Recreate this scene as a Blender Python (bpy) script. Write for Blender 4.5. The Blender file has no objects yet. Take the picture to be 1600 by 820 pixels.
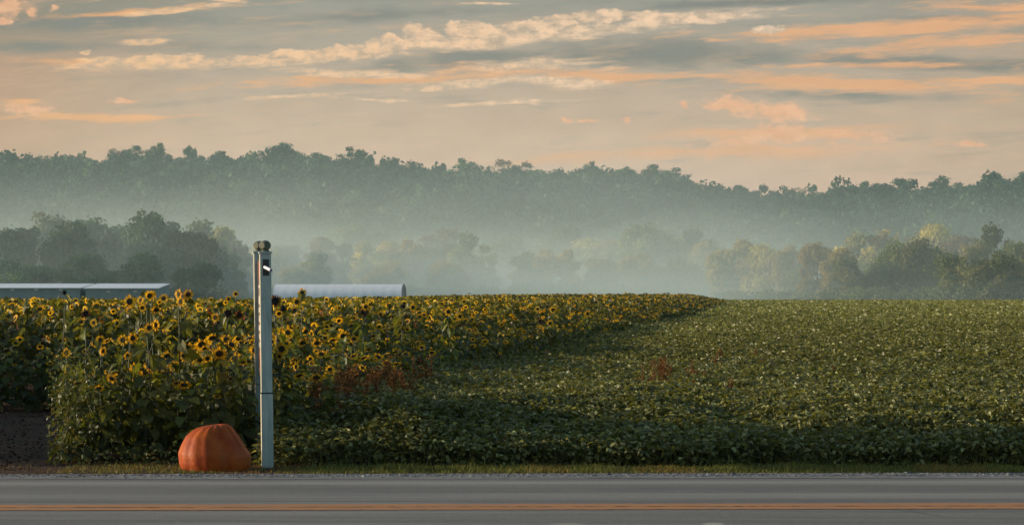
import bpy, bmesh, math, random
import numpy as np
from mathutils import Vector, Matrix

R = math.radians
sc = bpy.context.scene
C = sc.collection
F = 4060.0            # focal length in pixels of a 1600 wide picture
CAMH = 1.8
HY = 462.0            # row of the horizon

# ------------------------------------------------------------------ camera
cam_d = bpy.data.cameras.new('camera')
cam = bpy.data.objects.new('camera', cam_d); C.objects.link(cam)
cam.location = (0, 0, CAMH); cam.rotation_euler = (R(90), 0, 0)
cam_d.lens = 36.0 * F / 1600.0; cam_d.sensor_width = 36
cam_d.shift_y = (HY - 410.0) / 1600.0
cam_d.clip_start = 0.1; cam_d.clip_end = 9000
sc.camera = cam

# ------------------------------------------------------------------ render / exposure
sc.view_settings.view_transform = 'Standard'
sc.view_settings.look = 'None'
sc.view_settings.exposure = 0.45
sc.view_settings.gamma = 1.0
sc.render.engine = 'CYCLES'
cy = sc.cycles
cy.max_bounces = 6; cy.diffuse_bounces = 2; cy.glossy_bounces = 2
cy.transmission_bounces = 3; cy.transparent_max_bounces = 4; cy.volume_bounces = 1
cy.use_adaptive_sampling = True; cy.adaptive_threshold = 0.015
cy.use_denoising = True
cy.sample_clamp_indirect = 4.0
cy.caustics_reflective = False; cy.caustics_refractive = False

# ------------------------------------------------------------------ sun
SUN_EL, SUN_AZ = R(10.0), math.atan2(-0.97, 0.12)      # azimuth from +Y towards +X
to_sun = Vector((math.sin(SUN_AZ) * math.cos(SUN_EL), math.cos(SUN_AZ) * math.cos(SUN_EL), math.sin(SUN_EL)))
sun_d = bpy.data.lights.new('sun', 'SUN'); sun = bpy.data.objects.new('sun', sun_d); C.objects.link(sun)
sun_d.energy = 5.0; sun_d.angle = R(0.6); sun_d.color = (1.0, 0.83, 0.62)
sun.rotation_euler = to_sun.to_track_quat('Z', 'Y').to_euler()
sun.location = (-60, 20, 40)

# ------------------------------------------------------------------ node helpers
class NT:
    def __init__(s, tree): s.t = tree; s.n = tree.nodes; s.l = tree.links
    def new(s, typ, ins=None, **kw):
        nd = s.n.new(typ)
        for k, v in kw.items(): setattr(nd, k, v)
        if ins:
            for k, v in ins.items(): s.set(nd, k, v)
        return nd
    def set(s, nd, k, v):
        sock = nd.inputs[k]
        if isinstance(v, bpy.types.NodeSocket): s.l.new(v, sock)
        else: sock.default_value = v
    def math(s, op, a, b=None, c=None, clamp=False):
        nd = s.n.new('ShaderNodeMath'); nd.operation = op; nd.use_clamp = clamp
        s.set(nd, 0, a)
        if b is not None: s.set(nd, 1, b)
        if c is not None: s.set(nd, 2, c)
        return nd.outputs[0]
    def mix(s, fac, a, b, mode='MIX'):
        nd = s.n.new('ShaderNodeMix'); nd.data_type = 'RGBA'; nd.blend_type = mode; nd.clamp_factor = True
        s.set(nd, 0, fac); s.set(nd, 6, a); s.set(nd, 7, b)
        return nd.outputs[2]
    def mr(s, v, a, b, c=0.0, d=1.0, smooth=False):
        nd = s.n.new('ShaderNodeMapRange'); nd.clamp = True
        if smooth: nd.interpolation_type = 'SMOOTHSTEP'
        s.set(nd, 0, v)
        for i, q in enumerate((a, b, c, d)): s.set(nd, i + 1, q)
        return nd.outputs[0]
    def noise(s, vec, scale, detail=4, rough=0.55, dist=0.0):
        nd = s.n.new('ShaderNodeTexNoise')
        s.l.new(vec, nd.inputs['Vector'])
        nd.inputs['Scale'].default_value = scale; nd.inputs['Detail'].default_value = detail
        nd.inputs['Roughness'].default_value = rough; nd.inputs['Distortion'].default_value = dist
        return nd.outputs[0]
    def mapping(s, vec, loc=(0,0,0), rot=(0,0,0), scale=(1,1,1), typ='POINT'):
        nd = s.n.new('ShaderNodeMapping'); nd.vector_type = typ
        s.l.new(vec, nd.inputs[0]); nd.inputs[1].default_value = loc; nd.inputs[2].default_value = rot; nd.inputs[3].default_value = scale
        return nd.outputs[0]

def srgb(r, g, b):
    def f(c):
        c /= 255.0
        return c / 12.92 if c <= 0.04045 else ((c + 0.055) / 1.055) ** 2.4
    return (f(r), f(g), f(b), 1.0)

# ------------------------------------------------------------------ world: Nishita sky under a broken cloud deck
w = bpy.data.worlds.new('World'); sc.world = w; w.use_nodes = True
w.node_tree.nodes.clear()
N = NT(w.node_tree)
tc = N.new('ShaderNodeTexCoord').outputs['Generated']
sky = N.new('ShaderNodeTexSky'); sky.sky_type = 'NISHITA'; sky.sun_disc = False
sky.sun_elevation = SUN_EL; sky.sun_rotation = SUN_AZ; sky.air_density = 1.3; sky.dust_density = 1.2; sky.ozone_density = 2.5
SKY_K = 0.15
sep = N.new('ShaderNodeSeparateXYZ', {0: tc}).outputs
yy = N.math('MAXIMUM', sep[1], 0.15)
u = N.math('DIVIDE', sep[0], yy); v = N.math('DIVIDE', sep[2], yy)
# direction space measured in the units X = right, Y = down, around the field's axis
X = N.math('MULTIPLY_ADD', u, F, 800.0); Y = N.math('MULTIPLY_ADD', v, -F, HY)
P0 = N.new('ShaderNodeCombineXYZ', {0: X, 1: Y, 2: 0.0}).outputs[0]
# wisp warp (long horizontal billows) and puff warp
def nz_vec(vec, sx, sy, detail, rough, off=0.0):
    m = N.mapping(vec, loc=(off, off * 1.7, off), scale=(sx, sy, 1))
    nd = N.n.new('ShaderNodeTexNoise'); N.l.new(m, nd.inputs['Vector'])
    nd.inputs['Scale'].default_value = 1.0; nd.inputs['Detail'].default_value = detail; nd.inputs['Roughness'].default_value = rough
    return nd
def warp(vec, sx, sy, ax, ay, detail=4, off=0.0):
    nd = nz_vec(vec, sx, sy, detail, 0.55, off)
    sub = N.new('ShaderNodeVectorMath', {0: nd.outputs[1], 1: (0.5, 0.5, 0.5)}, operation='SUBTRACT').outputs[0]
    mul = N.new('ShaderNodeVectorMath', {0: sub, 1: (ax, ay, 0)}, operation='MULTIPLY').outputs[0]
    return N.new('ShaderNodeVectorMath', {0: vec, 1: mul}, operation='ADD').outputs[0]
PW = warp(P0, 0.006, 0.022, 150, 26, 5, 3.1)
PC = warp(P0, 0.022, 0.034, 26, 24, 4, 9.7)
PT = N.new('ShaderNodeCombineXYZ', {0: X, 1: N.math('MULTIPLY_ADD', X, 0.06, Y), 2: 0.0}).outputs[0]
n_w1 = nz_vec(PT, 0.006, 0.045, 8, 0.66, 21.0).outputs[0]
n_w2 = nz_vec(PT, 0.016, 0.15, 6, 0.68, 41.0).outputs[0]
n_wisp = N.math('MULTIPLY_ADD', N.math('SUBTRACT', n_w2, 0.5), 0.6, n_w1)
n_puff = nz_vec(P0, 0.035, 0.06, 8, 0.66, 5.0).outputs[0]
n_mid = nz_vec(P0, 0.011, 0.03, 5, 0.6, 14.0).outputs[0]
def ell(vec, cx, cy, rx, ry, deg=0.0):
    m = N.mapping(vec, loc=(cx, cy, 0), rot=(0, 0, R(deg)), scale=(rx, ry, 1), typ='TEXTURE')
    return N.math('SUBTRACT', 1.0, N.new('ShaderNodeVectorMath', {0: m}, operation='LENGTH').outputs[1])
last = [None]
def union(vec, items):
    # each puff is chained to the one before so that the shader stays small
    acc = None
    for it in items:
        pv = vec
        if last[0] is not None:
            pv = N.new('ShaderNodeVectorMath', {0: last[0], 1: (1e-6, 1e-6, 1e-6), 2: vec}, operation='MULTIPLY_ADD').outputs[0]
        e = ell(pv, *it[:5])
        if len(it) > 5: e = N.math('MULTIPLY', e, it[5])
        acc = e if acc is None else N.math('MAXIMUM', acc, e)
        last[0] = acc
    return acc
def dens(mask, noise, k, lo, hi):
    t = N.math('MULTIPLY_ADD', noise, k, mask)
    return N.mr(t, lo + 0.5 * k, hi + 0.5 * k, smooth=True)
# clear-sky veil: cool grey above, peach near the hills, warmer to the left and right
veil = N.new('ShaderNodeValToRGB', {0: N.mr(Y, 300.0, -60.0)})
cr = veil.color_ramp
cr.elements[0].position = 0.0; cr.elements[0].color = srgb(222, 176, 148)
cr.elements[1].position = 1.0; cr.elements[1].color = srgb(132, 136, 130)
for p, c in ((0.22, (212, 174, 146)), (0.45, (192, 166, 144)), (0.68, (172, 156, 140)), (0.85, (152, 147, 136))):
    e = cr.elements.new(p); e.color = srgb(*c)
veilc = veil.outputs[0]
warmL = N.mr(X, 420.0, -120.0, smooth=True)
veilc = N.mix(N.math('MULTIPLY', warmL, 0.8), veilc, srgb(190, 138, 102))
warmR = N.mr(X, 1250.0, 1750.0, smooth=True)
veilc = N.mix(N.math('MULTIPLY', warmR, 0.45), veilc, srgb(184, 150, 122))
tealTL = N.math('MULTIPLY', N.mr(Y, 110.0, 20.0, smooth=True), N.mr(X, 500.0, 100.0, smooth=True))
veilc = N.mix(N.math('MULTIPLY', tealTL, 0.6), veilc, srgb(118, 122, 112))
# grey undersides / thick bands
G = union(PW, [(1040, 84, 270, 30, 1), (760, 92, 230, 20, -4), (1480, 100, 300, 16, 3), (1150, 8, 260, 9, -2), (120, 38, 260, 20, -2, .8),
               (60, 74, 160, 12, 0, .8), (560, 26, 300, 15, -3, .6), (1330, 150, 300, 14, 2, .45), (1500, 30, 200, 8, 0, .6), (300, 75, 200, 12, 0, .4)])
gfac = dens(G, n_mid, 1.6, -0.05, 0.75)
col = N.mix(N.math('MULTIPLY', gfac, 0.85), veilc, srgb(124, 120, 114))
# orange soft bands
streak = N.mr(n_wisp, 0.50, 0.74, 0, 0.5, smooth=True)
col = N.mix(N.math('MULTIPLY', streak, N.mr(Y, 260.0, 160.0)), col, N.mix(N.mr(X, 300.0, 1100.0), srgb(214, 170, 132), srgb(216, 170, 130)))
col = N.mix(N.mr(n_w1, 0.48, 0.30, 0, 0.35, smooth=True), col, srgb(128, 130, 122))
O = union(PW, [(1420, 42, 330, 16, -3), (1480, 66, 280, 13, -5), (1300, 130, 330, 15, 3), (1100, 120, 260, 10, 0, .8), (1120, 238, 380, 12, -2, .85),
               (150, 184, 170, 9, -1, 1.1), (40, 160, 60, 8, 0), (120, 97, 110, 6, 2, .8), (620, 124, 260, 10, -3, .9), (900, 118, 220, 14, 5, .7), (1550, 12, 160, 10, 0, .9),
               (1210, 210, 210, 10, -3, .8), (200, 22, 200, 7, -4, .8), (1420, 100, 300, 6, 0, .6), (1560, 128, 160, 8, 0, .8)])
ofac = dens(O, n_wisp, 2.6, -0.1, 0.8)
orange = N.mix(N.mr(X, 300.0, 1100.0), srgb(244, 172, 108), srgb(240, 172, 118))
col = N.mix(N.math('MULTIPLY', ofac, 0.82), col, orange)
# puffy orange clumps
Q = union(PC, [(1150, 166, 52, 16, 3), (1215, 176, 74, 20, 4), (1068, 165, 12, 12, 0), (1220, 208, 66, 20, 0), (1320, 212, 90, 13, 0, .9), (884, 188, 14, 5, 0), (920, 188, 22, 4, 0),
               (1160, 220, 90, 11, -5, .9), (1520, 226, 34, 9, 0), (10, 12, 36, 22, 0), (50, 20, 14, 9, 0), (85, 14, 10, 7, 0, .8), (45, 172, 46, 11, 0), (195, 156, 30, 5, 0), (1120, 165, 34, 10, 0), (8, 34, 16, 8, 0), (980, 187, 10, 4, 0)])
qfac = dens(Q, n_puff, 2.4, 0.0, 0.7)
col = N.mix(N.math('MULTIPLY', qfac, 0.85), col, N.mix(N.mr(n_puff, .35, .65), srgb(240, 166, 116), srgb(250, 190, 146)))
# cream towering band: puffy on top, smooth below
B = union(PW, [(260, 100, 240, 12, -1), (480, 92, 220, 10, -6), (620, 76, 140, 13, -10), (760, 64, 150, 14, -6), (930, 46, 190, 13, -5), (1080, 30, 140, 12, -3),
               (480, 151, 110, 5, -3), (590, 157, 80, 4, 3), (790, 162, 120, 4, -2), (720, 132, 150, 9, -2, .9), (220, 67, 60, 5, -2), (250, 20, 90, 7, -6, .9), (360, 2, 40, 5, 0),
               (530, 113, 180, 8, 2, .8), (860, 130, 100, 9, 3, .8), (1010, 38, 90, 10, 0), (330, 12, 60, 5, -8, .7), (770, 5, 40, 3, 0), (850, 100, 110, 12, 0, .55)])
B2 = union(PC, [(608, 66, 22, 14, 0), (650, 52, 30, 16, 0), (672, 60, 34, 15, 0), (715, 45, 24, 12, 0), (742, 42, 26, 11, 0), (550, 76, 26, 11, 0), (585, 72, 22, 12, 0), (800, 44, 36, 10, 0), (870, 34, 40, 12, 0), (935, 26, 50, 11, 0), (700, 66, 70, 14, 0),
                (450, 84, 60, 8, -4), (540, 78, 50, 9, -6), (580, 80, 60, 12, -8), (760, 50, 50, 14, -4), (840, 44, 60, 12, -4), (1040, 28, 60, 10, 0), (250, 92, 60, 6, 0), (180, 94, 60, 5, 0),
                (300, 88, 28, 7, 0), (380, 92, 34, 7, 0), (500, 84, 34, 8, 0), (1000, 24, 46, 10, 0), (1090, 28, 50, 11, 0), (1200, 48, 36, 9, 0), (135, 82, 12, 4, 0)])
bfac = dens(B, n_wisp, 2.2, -0.12, 0.62)
b2fac = dens(B2, n_puff, 1.5, 0.02, 0.42)
cream = N.mix(N.mr(X, 1400.0, 100.0), srgb(255, 218, 184), srgb(250, 194, 140))
cream = N.mix(N.mr(n_puff, 0.58, 0.40, 0, 0.75), cream, srgb(176, 156, 138))
col = N.mix(N.math('MULTIPLY', bfac, 0.85), col, cream)
col = N.mix(N.math('MULTIPLY', b2fac, 0.9), col, cream)
mott = N.mr(n_mid, 0.3, 0.7, 0.93, 1.07)
col = N.mix(1.0, col, N.new('ShaderNodeCombineColor', {0: mott, 1: mott, 2: mott}).outputs[0], 'MULTIPLY')
CLOUD_GAIN = 0.745
col = N.mix(1.0, col, (CLOUD_GAIN, CLOUD_GAIN, CLOUD_GAIN, 1), 'MULTIPLY')
# the deck covers the low sky ahead; higher up and behind it thins to the open sky
low = N.mr(sep[2], 0.55, 0.16, smooth=True)
ahead = N.mr(sep[1], 0.15, 0.6, smooth=True)
deck = N.math('MULTIPLY', N.math('MULTIPLY', low, ahead), 0.92)
nish = N.new('ShaderNodeVectorMath', {0: sky.outputs[0], 3: SKY_K}, operation='SCALE').outputs[0]
final = N.mix(deck, nish, col)
bg = N.new('ShaderNodeBackground', {0: final, 1: 1.0})
N.l.new(bg.outputs[0], N.new('ShaderNodeOutputWorld').inputs[0])
w.cycles.sampling_method = 'MANUAL'; w.cycles.sample_map_resolution = 512

# ------------------------------------------------------------------ materials
def new_mat(name):
    m = bpy.data.materials.new(name); m.use_nodes = True; m.node_tree.nodes.clear()
    n = NT(m.node_tree); out = n.new('ShaderNodeOutputMaterial'); return m, n, out

def leaf_mat(name, ca, cb, cc=None, rough=0.45, trans=0.3, spec=0.5, objrand=0.0, tint=(1.25, 1.15, 0.5)):
    """foliage: per-leaf colour from the rnd attribute, thin-leaf translucency"""
    m, n, out = new_mat(name)
    at = n.new('ShaderNodeAttribute', attribute_name='rnd').outputs['Fac']
    r = n.new('ShaderNodeValToRGB', {0: at}); el = r.color_ramp.elements
    el[0].position = 0.0; el[0].color = (*ca, 1); el[1].position = 1.0; el[1].color = (*(cc or cb), 1)
    if cc: e = el.new(0.6); e.color = (*cb, 1)
    c = r.outputs[0]
    if objrand:
        oi = n.new('ShaderNodeObjectInfo').outputs['Random']
        hsv = n.new('ShaderNodeHueSaturation', {'Hue': n.mr(oi, 0, 1, 0.5 - 0.03 * objrand, 0.5 + 0.02 * objrand), 'Value': n.mr(oi, 0, 1, 1 - .3 * objrand, 1 + .3 * objrand), 'Color': c})
        c = hsv.outputs[0]
    pb = n.new('ShaderNodeBsdfPrincipled', {'Base Color': c, 'Roughness': rough, 'Specular IOR Level': spec})
    tr = n.new('ShaderNodeBsdfTranslucent', {0: n.mix(1.0, c, (*tint, 1), 'MULTIPLY')})
    mx = n.new('ShaderNodeMixShader', {0: trans, 1: pb.outputs[0], 2: tr.outputs[0]})
    n.l.new(mx.outputs[0], out.inputs[0])
    return m

def simple_mat(name, col, rough=0.7, spec=0.4, nscale=8.0, namt=0.25, col2=None, bump=0.0, stretch=(1, 1, 1), metallic=0.0):
    m, n, out = new_mat(name)
    p = n.mapping(n.new('ShaderNodeTexCoord').outputs['Object'], scale=stretch)
    f = n.noise(p, nscale, 6, 0.6)
    c2 = col2 or tuple(x * (1 - namt) for x in col)
    c = n.mix(n.mr(f, 0.35, 0.65), (*col, 1), (*c2, 1))
    pb = n.new('ShaderNodeBsdfPrincipled', {'Base Color': c, 'Roughness': rough, 'Specular IOR Level': spec, 'Metallic': metallic})
    if bump:
        b = n.new('ShaderNodeBump', {'Strength': bump, 'Distance': 0.02, 'Height': n.noise(p, nscale * 3, 4)})
        n.l.new(b.outputs[0], pb.inputs['Normal'])
    n.l.new(pb.outputs[0], out.inputs[0])
    return m

M = {}
M['sf_leaf'] = leaf_mat('sunflower_leaf', (.048, .060, .015), (.125, .140, .024), (.32, .30, .04), rough=.5, trans=.42, spec=.4, objrand=.6)
M['sf_stem'] = leaf_mat('sunflower_stem', (.022, .034, .012), (.04, .055, .02), rough=.6, trans=.0)
M['petal'] = leaf_mat('yellow_petal', (.78, .38, .012), (.90, .52, .02), (.93, .62, .04), rough=.6, trans=.4, spec=.2, tint=(1.1, 1.0, .6))
M['petal_rust'] = leaf_mat('rust_petal', (.10, .02, .012), (.20, .045, .012), (.5, .16, .02), rough=.7, trans=.25, spec=.2, tint=(1.1, .9, .6))
M['disc'] = simple_mat('seed_disc', (.022, .016, .012), .85, .2, 60, .4, col2=(.05, .045, .018), bump=.4)
M['disc_dark'] = simple_mat('spent_seed_disc', (.018, .012, .012), .9, .2, 60, .4)
M['sepal'] = leaf_mat('flower_back', (.05, .08, .025), (.10, .13, .04), rough=.6, trans=.1)
M['soy'] = leaf_mat('soybean_leaf', (.066, .072, .020), (.18, .176, .044), (.32, .33, .13), rough=.48, trans=.34, spec=.5)
M['grass'] = leaf_mat('verge_grass', (.07, .08, .018), (.17, .17, .03), (.20, .10, .028), rough=.7, trans=.2, spec=.25)
M['vine'] = leaf_mat('vine_leaf', (.05, .07, .02), (.10, .12, .025), (.25, .14, .02), rough=.5, trans=.3)
M['dock'] = leaf_mat('dock_seed', (.11, .048, .018), (.22, .095, .030), (.36, .17, .05), rough=.85, trans=.15, spec=.15, tint=(1.1, .9, .6))
M['dock_stem'] = simple_mat('dock_stalk', (.10, .045, .02), .85, .2, 10, .4)
M['soil'] = simple_mat('soil', (.06, .045, .032), .95, .15, 3, .5, bump=.8)
TREE = {
    'dark':  leaf_mat('dark_tree_leaves', (.036, .085, .052), (.062, .125, .070), (.12, .18, .075), rough=.6, trans=.25, spec=.3, objrand=.8),
    'green': leaf_mat('green_tree_leaves', (.065, .095, .036), (.15, .17, .05), (.34, .29, .07), rough=.6, trans=.28, spec=.3, objrand=.8),
    'gold':  leaf_mat('turning_sunlit_leaves', (.17, .15, .045), (.38, .31, .075), (.58, .44, .10), rough=.6, trans=.4, spec=.3, objrand=.8),  # autumn gold, with low sun on the crowns put into the colour
    'rust':  leaf_mat('rust_tree_leaves', (.09, .06, .025), (.15, .09, .035), (.24, .13, .05), rough=.6, trans=.3, spec=.3, objrand=.8),
}
M['bark'] = simple_mat('bark', (.07, .055, .042), .9, .2, 4, .4, stretch=(1, 1, .3))
M['hillwood'] = leaf_mat('hill_wood_leaves', (.005, .026, .023), (.017, .056, .042), (.075, .145, .080), rough=.65, trans=.2, spec=.25)

# ------------------------------------------------------------------ ground shape
RIDGE_PX = [-1500, -600, 0, 60, 200, 240, 300, 440, 560, 620, 700, 800, 900, 1000, 1060, 1110, 1170, 1240, 1380, 1460, 1540, 1600, 2200, 3000]
RIDGE_Y = [262, 250, 246, 247, 244, 242, 246, 244, 250, 260, 266, 266, 270, 272, 276, 288, 300, 297, 293, 292, 284, 280, 270, 280]
RD = 1400.0
RX = [(p - 800) / F * RD for p in RIDGE_PX]
RZ = [CAMH + (HY - y) / F * RD - 12.5 for y in RIDGE_Y]
def sstep(a, b, x):
    t = np.clip((x - a) / (b - a), 0, 1); return t * t * (3 - 2 * t)
def gz(x, y):
    x = np.asarray(x, float); y = np.asarray(y, float)
    fall = -.45 + .86 * sstep(-.13, .02, x / np.maximum(y, 10))
    z = fall * sstep(60, 410, y) * (1 - sstep(415, 470, y))
    lift = 3.0 * sstep(520, 900, y)
    ridge = np.interp(x * RD / np.maximum(y, 900), RX, RZ) - 3.0
    und = 3.0 * np.sin(x / 47.0 + 1.3) * np.sin(y / 61.0) + 2.0 * np.sin(x / 23.0 + y / 31.0)
    h = sstep(930, 1420, y)
    hh = (0.35 * h + 0.65 * h ** 1.3)
    return z + lift + ridge * hh + und * np.minimum(1, h * 3) * (1 - sstep(1340, 1400, y)) * sstep(930, 1000, y)

BD = [20, 28, 43, 52, 67, 84, 120, 162, 250, 400]
BX = [-3.1, -2.35, -1.06, 0.0, 1.65, 3.3, 6.9, 11.2, 19.5, 31.3]
def bx(y): return np.interp(y, BD, BX)
SF_FRONT, SF_LEFT, SF_BACK, FIELD_END = 28.0, -4.90, 40.0, 402.0

def sf_edge(x, y):
    """distance into the sunflower planting (negative outside)"""
    x = np.asarray(x, float); y = np.asarray(y, float)
    wob = 0.18 * np.sin(y * 0.9) + 0.25 * np.sin(y * 0.23 + 1)
    dr = bx(y) + wob * np.clip(y / 60, 0.5, 3) - x
    a = np.minimum(y - SF_FRONT, x - SF_LEFT - 0.1 * np.sin(y * 2))
    b = y - SF_BACK + .3 * np.sin(x)
    c = np.minimum(y - SF_FRONT, -(8.15 + .1 * np.sin(y * 2.3)) - x)     # the next block, across the clearing
    return np.minimum(np.minimum(dr, np.maximum(np.maximum(a, b), c)), FIELD_END - y)

# ------------------------------------------------------------------ mesh helpers
def tri_mesh(name, V, T, mats, midx=None, rnd=None, smooth=False):
    me = bpy.data.meshes.new(name)
    V = np.ascontiguousarray(V, np.float32); T = np.ascontiguousarray(T, np.int32)
    me.vertices.add(len(V)); me.vertices.foreach_set('co', V.ravel())
    me.loops.add(T.size); me.loops.foreach_set('vertex_index', T.ravel())
    me.polygons.add(len(T)); me.polygons.foreach_set('loop_start', np.arange(0, T.size, 3, dtype=np.int32))
    for m in mats: me.materials.append(m)
    if midx is not None: me.polygons.foreach_set('material_index', np.ascontiguousarray(midx, np.int32))
    me.polygons.foreach_set('use_smooth', np.full(len(T), bool(smooth)))
    if rnd is not None:
        a = me.attributes.new('rnd', 'FLOAT', 'FACE'); a.data.foreach_set('value', np.ascontiguousarray(rnd, np.float32))
    me.update()
    return me

class Soup:
    """collects triangle pieces"""
    def __init__(s): s.V = []; s.T = []; s.M = []; s.R = []; s.n = 0
    def add(s, V, T, m=0, r=0.5):
        V = np.asarray(V, float).reshape(-1, 3); T = np.asarray(T, int).reshape(-1, 3)
        s.V.append(V); s.T.append(T + s.n); s.n += len(V)
        s.M.append(np.full(len(T), m)); s.R.append(np.broadcast_to(np.asarray(r, float), (len(T),)).copy())
        return s
    def arr(s):
        return (np.concatenate(s.V), np.concatenate(s.T), np.concatenate(s.M), np.concatenate(s.R))
    def mesh(s, name, mats, smooth=False):
        V, T, m, r = s.arr(); return tri_mesh(name, V, T, mats, m, r, smooth)

def link(name, me, parent=None, loc=None):
    o = bpy.data.objects.new(name, me); C.objects.link(o)
    if parent is not None: o.parent = parent
    if loc is not None: o.location = loc
    return o
def tag(o, label=None, cat=None, group=None, kind=None):
    if label: o['label'] = label
    if cat: o['category'] = cat
    if group: o['group'] = group
    if kind: o['kind'] = kind
    return o
def copy_tree(o, parent=None):
    c = o.copy(); C.objects.link(c)
    if parent is not None: c.parent = parent
    for ch in list(o.children): copy_tree(ch, c)
    return c
def poly(name, V, Fc, mats, parent=None, smooth=False, midx=None, bevel=0.0):
    me = bpy.data.meshes.new(name); me.from_pydata([tuple(p) for p in V], [], Fc)
    for m in (mats if isinstance(mats, (list, tuple)) else [mats]): me.materials.append(m)
    if midx: me.polygons.foreach_set('material_index', midx)
    if bevel:
        bm = bmesh.new(); bm.from_mesh(me)
        bmesh.ops.bevel(bm, geom=bm.edges[:], offset=bevel, segments=2, affect='EDGES', clamp_overlap=True)
        bm.to_mesh(me); bm.free()
    me.polygons.foreach_set('use_smooth', [smooth] * len(me.polygons))
    me.update()
    return link(name, me, parent)
def boxvf(x0, x1, y0, y1, z0, z1):
    V = [(x0, y0, z0), (x1, y0, z0), (x1, y1, z0), (x0, y1, z0), (x0, y0, z1), (x1, y0, z1), (x1, y1, z1), (x0, y1, z1)]
    Fc = [(0, 3, 2, 1), (4, 5, 6, 7), (0, 1, 5, 4), (1, 2, 6, 5), (2, 3, 7, 6), (3, 0, 4, 7)]
    return V, Fc
def box(name, x0, x1, y0, y1, z0, z1, mat, parent=None, bevel=0.0):
    V, Fc = boxvf(x0, x1, y0, y1, z0, z1); return poly(name, V, Fc, mat, parent, bevel=bevel)

def tube(pts, rads, k=5):
    pts = np.asarray(pts, float); n = len(pts); V = []; T = []
    up = np.array([0.31, 0.17, 0.93])
    for i in range(n):
        d = pts[min(i + 1, n - 1)] - pts[max(i - 1, 0)]; d /= (np.linalg.norm(d) + 1e-9)
        a = np.cross(d, up if abs(d @ up) < .95 else np.array([1., 0, 0])); a /= np.linalg.norm(a); b = np.cross(d, a)
        for j in range(k):
            t = 2 * math.pi * j / k; V.append(pts[i] + rads[i] * (math.cos(t) * a + math.sin(t) * b))
    for i in range(n - 1):
        for j in range(k):
            p, q = i * k + j, i * k + (j + 1) % k
            T += [(p, q, q + k), (p, q + k, p + k)]
    V.append(pts[-1]); e = len(V) - 1
    for j in range(k): T.append(((n - 1) * k + j, (n - 1) * k + (j + 1) % k, e))
    return np.array(V), np.array(T)

def rotm(axis_from_z):
    """matrix whose third column is the given direction"""
    d = np.asarray(axis_from_z, float); d = d / np.linalg.norm(d)
    a = np.cross([0, 0, 1.0], d)
    if np.linalg.norm(a) < 1e-4: a = np.array([1.0, 0, 0])
    a /= np.linalg.norm(a); b = np.cross(d, a)
    return np.stack([a, b, d], 1)

# ------------------------------------------------------------------ ground sheet
def ground():
    ys = np.unique(np.concatenate([np.linspace(-40, 60, 51), np.linspace(60, 500, 90), np.linspace(500, 1600, 90), np.linspace(1600, 2600, 15)]))
    xs = np.unique(np.concatenate([np.linspace(-1400, -420, 25), np.linspace(-420, 420, 141), np.linspace(420, 1400, 25)]))
    Xg, Yg = np.meshgrid(xs, ys); Z = gz(Xg, Yg)
    nx, ny = len(xs), len(ys)
    V = np.stack([Xg, Yg, Z], -1).reshape(-1, 3)
    i = np.arange(ny - 1)[:, None] * nx + np.arange(nx - 1)[None]; i = i.ravel()
    T = np.concatenate([np.stack([i, i + 1, i + nx + 1], 1), np.stack([i, i + nx + 1, i + nx], 1)])
    m, n, out = new_mat('field_ground')
    geo = n.new('ShaderNodeNewGeometry').outputs['Position']
    s = n.new('ShaderNodeSeparateXYZ', {0: geo}).outputs
    f1 = n.noise(geo, 1.2, 8, 0.65); f2 = n.noise(n.mapping(geo, scale=(.35, 1.4, 1)), 5.0, 6, .7)
    soil = n.mix(n.mr(f1, .35, .68), (.045, .021, .010, 1), (.095, .046, .022, 1))
    soil = n.mix(n.mr(f2, .52, .62), soil, (.035, .028, .022, 1))
    far = n.mix(n.mr(n.noise(geo, .05, 4), .4, .6), (.06, .07, .03, 1), (.09, .09, .04, 1))
    hill = (.03, .04, .022, 1)
    c = n.mix(n.mr(s[1], 380, 430), soil, far); c = n.mix(n.mr(s[1], 900, 960), c, hill)
    verge = n.mix(n.mr(f1, .4, .6), (.05, .055, .022, 1), (.08, .07, .03, 1))
    c = n.mix(n.math('LESS_THAN', s[1], 20.0), c, verge)
    pb = n.new('ShaderNodeBsdfPrincipled', {'Base Color': c, 'Roughness': .95, 'Specular IOR Level': .15})
    b = n.new('ShaderNodeBump', {'Strength': .9, 'Distance': .05, 'Height': f2}); n.l.new(b.outputs[0], pb.inputs['Normal'])
    n.l.new(pb.outputs[0], out.inputs[0])
    o = link('ground', tri_mesh('ground', V, T, [m])); tag(o, kind='structure')
ground()

# ------------------------------------------------------------------ road (runs a hair off square to the view)
RSL = 0.021
def road_sheet(name, d0, d1, z, mat, x0=-160, x1=160, kind='structure', thick=0.0, ragged=0.0):
    V = []; Fc = []; rr = random.Random(int(d0 * 1000))
    xs = [x0 + (x1 - x0) * i / 40 for i in range(41)]
    if ragged: xs = [x0, -60, -20] + [-9 + .06 * i for i in range(301)] + [20, 60, x1]
    n = len(xs) - 1
    for x in xs:
        j0, j1 = rr.gauss(0, ragged), rr.gauss(0, ragged)
        V += [(x, d0 + RSL * x + j0, z), (x, d1 + RSL * x + j1, z)]
    for i in range(n): Fc.append((2 * i, 2 * i + 2, 2 * i + 3, 2 * i + 1))
    if thick:
        k = len(V)
        for p in list(V): V.append((p[0], p[1], p[2] - thick))
        for i in range(n): Fc.append((2 * i + 1, 2 * i + 3, k + 2 * i + 3, k + 2 * i + 1)); Fc.append((2 * i, k + 2 * i, k + 2 * i + 2, 2 * i + 2))
    o = poly(name, V, Fc, mat); tag(o, kind=kind); return o
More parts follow.
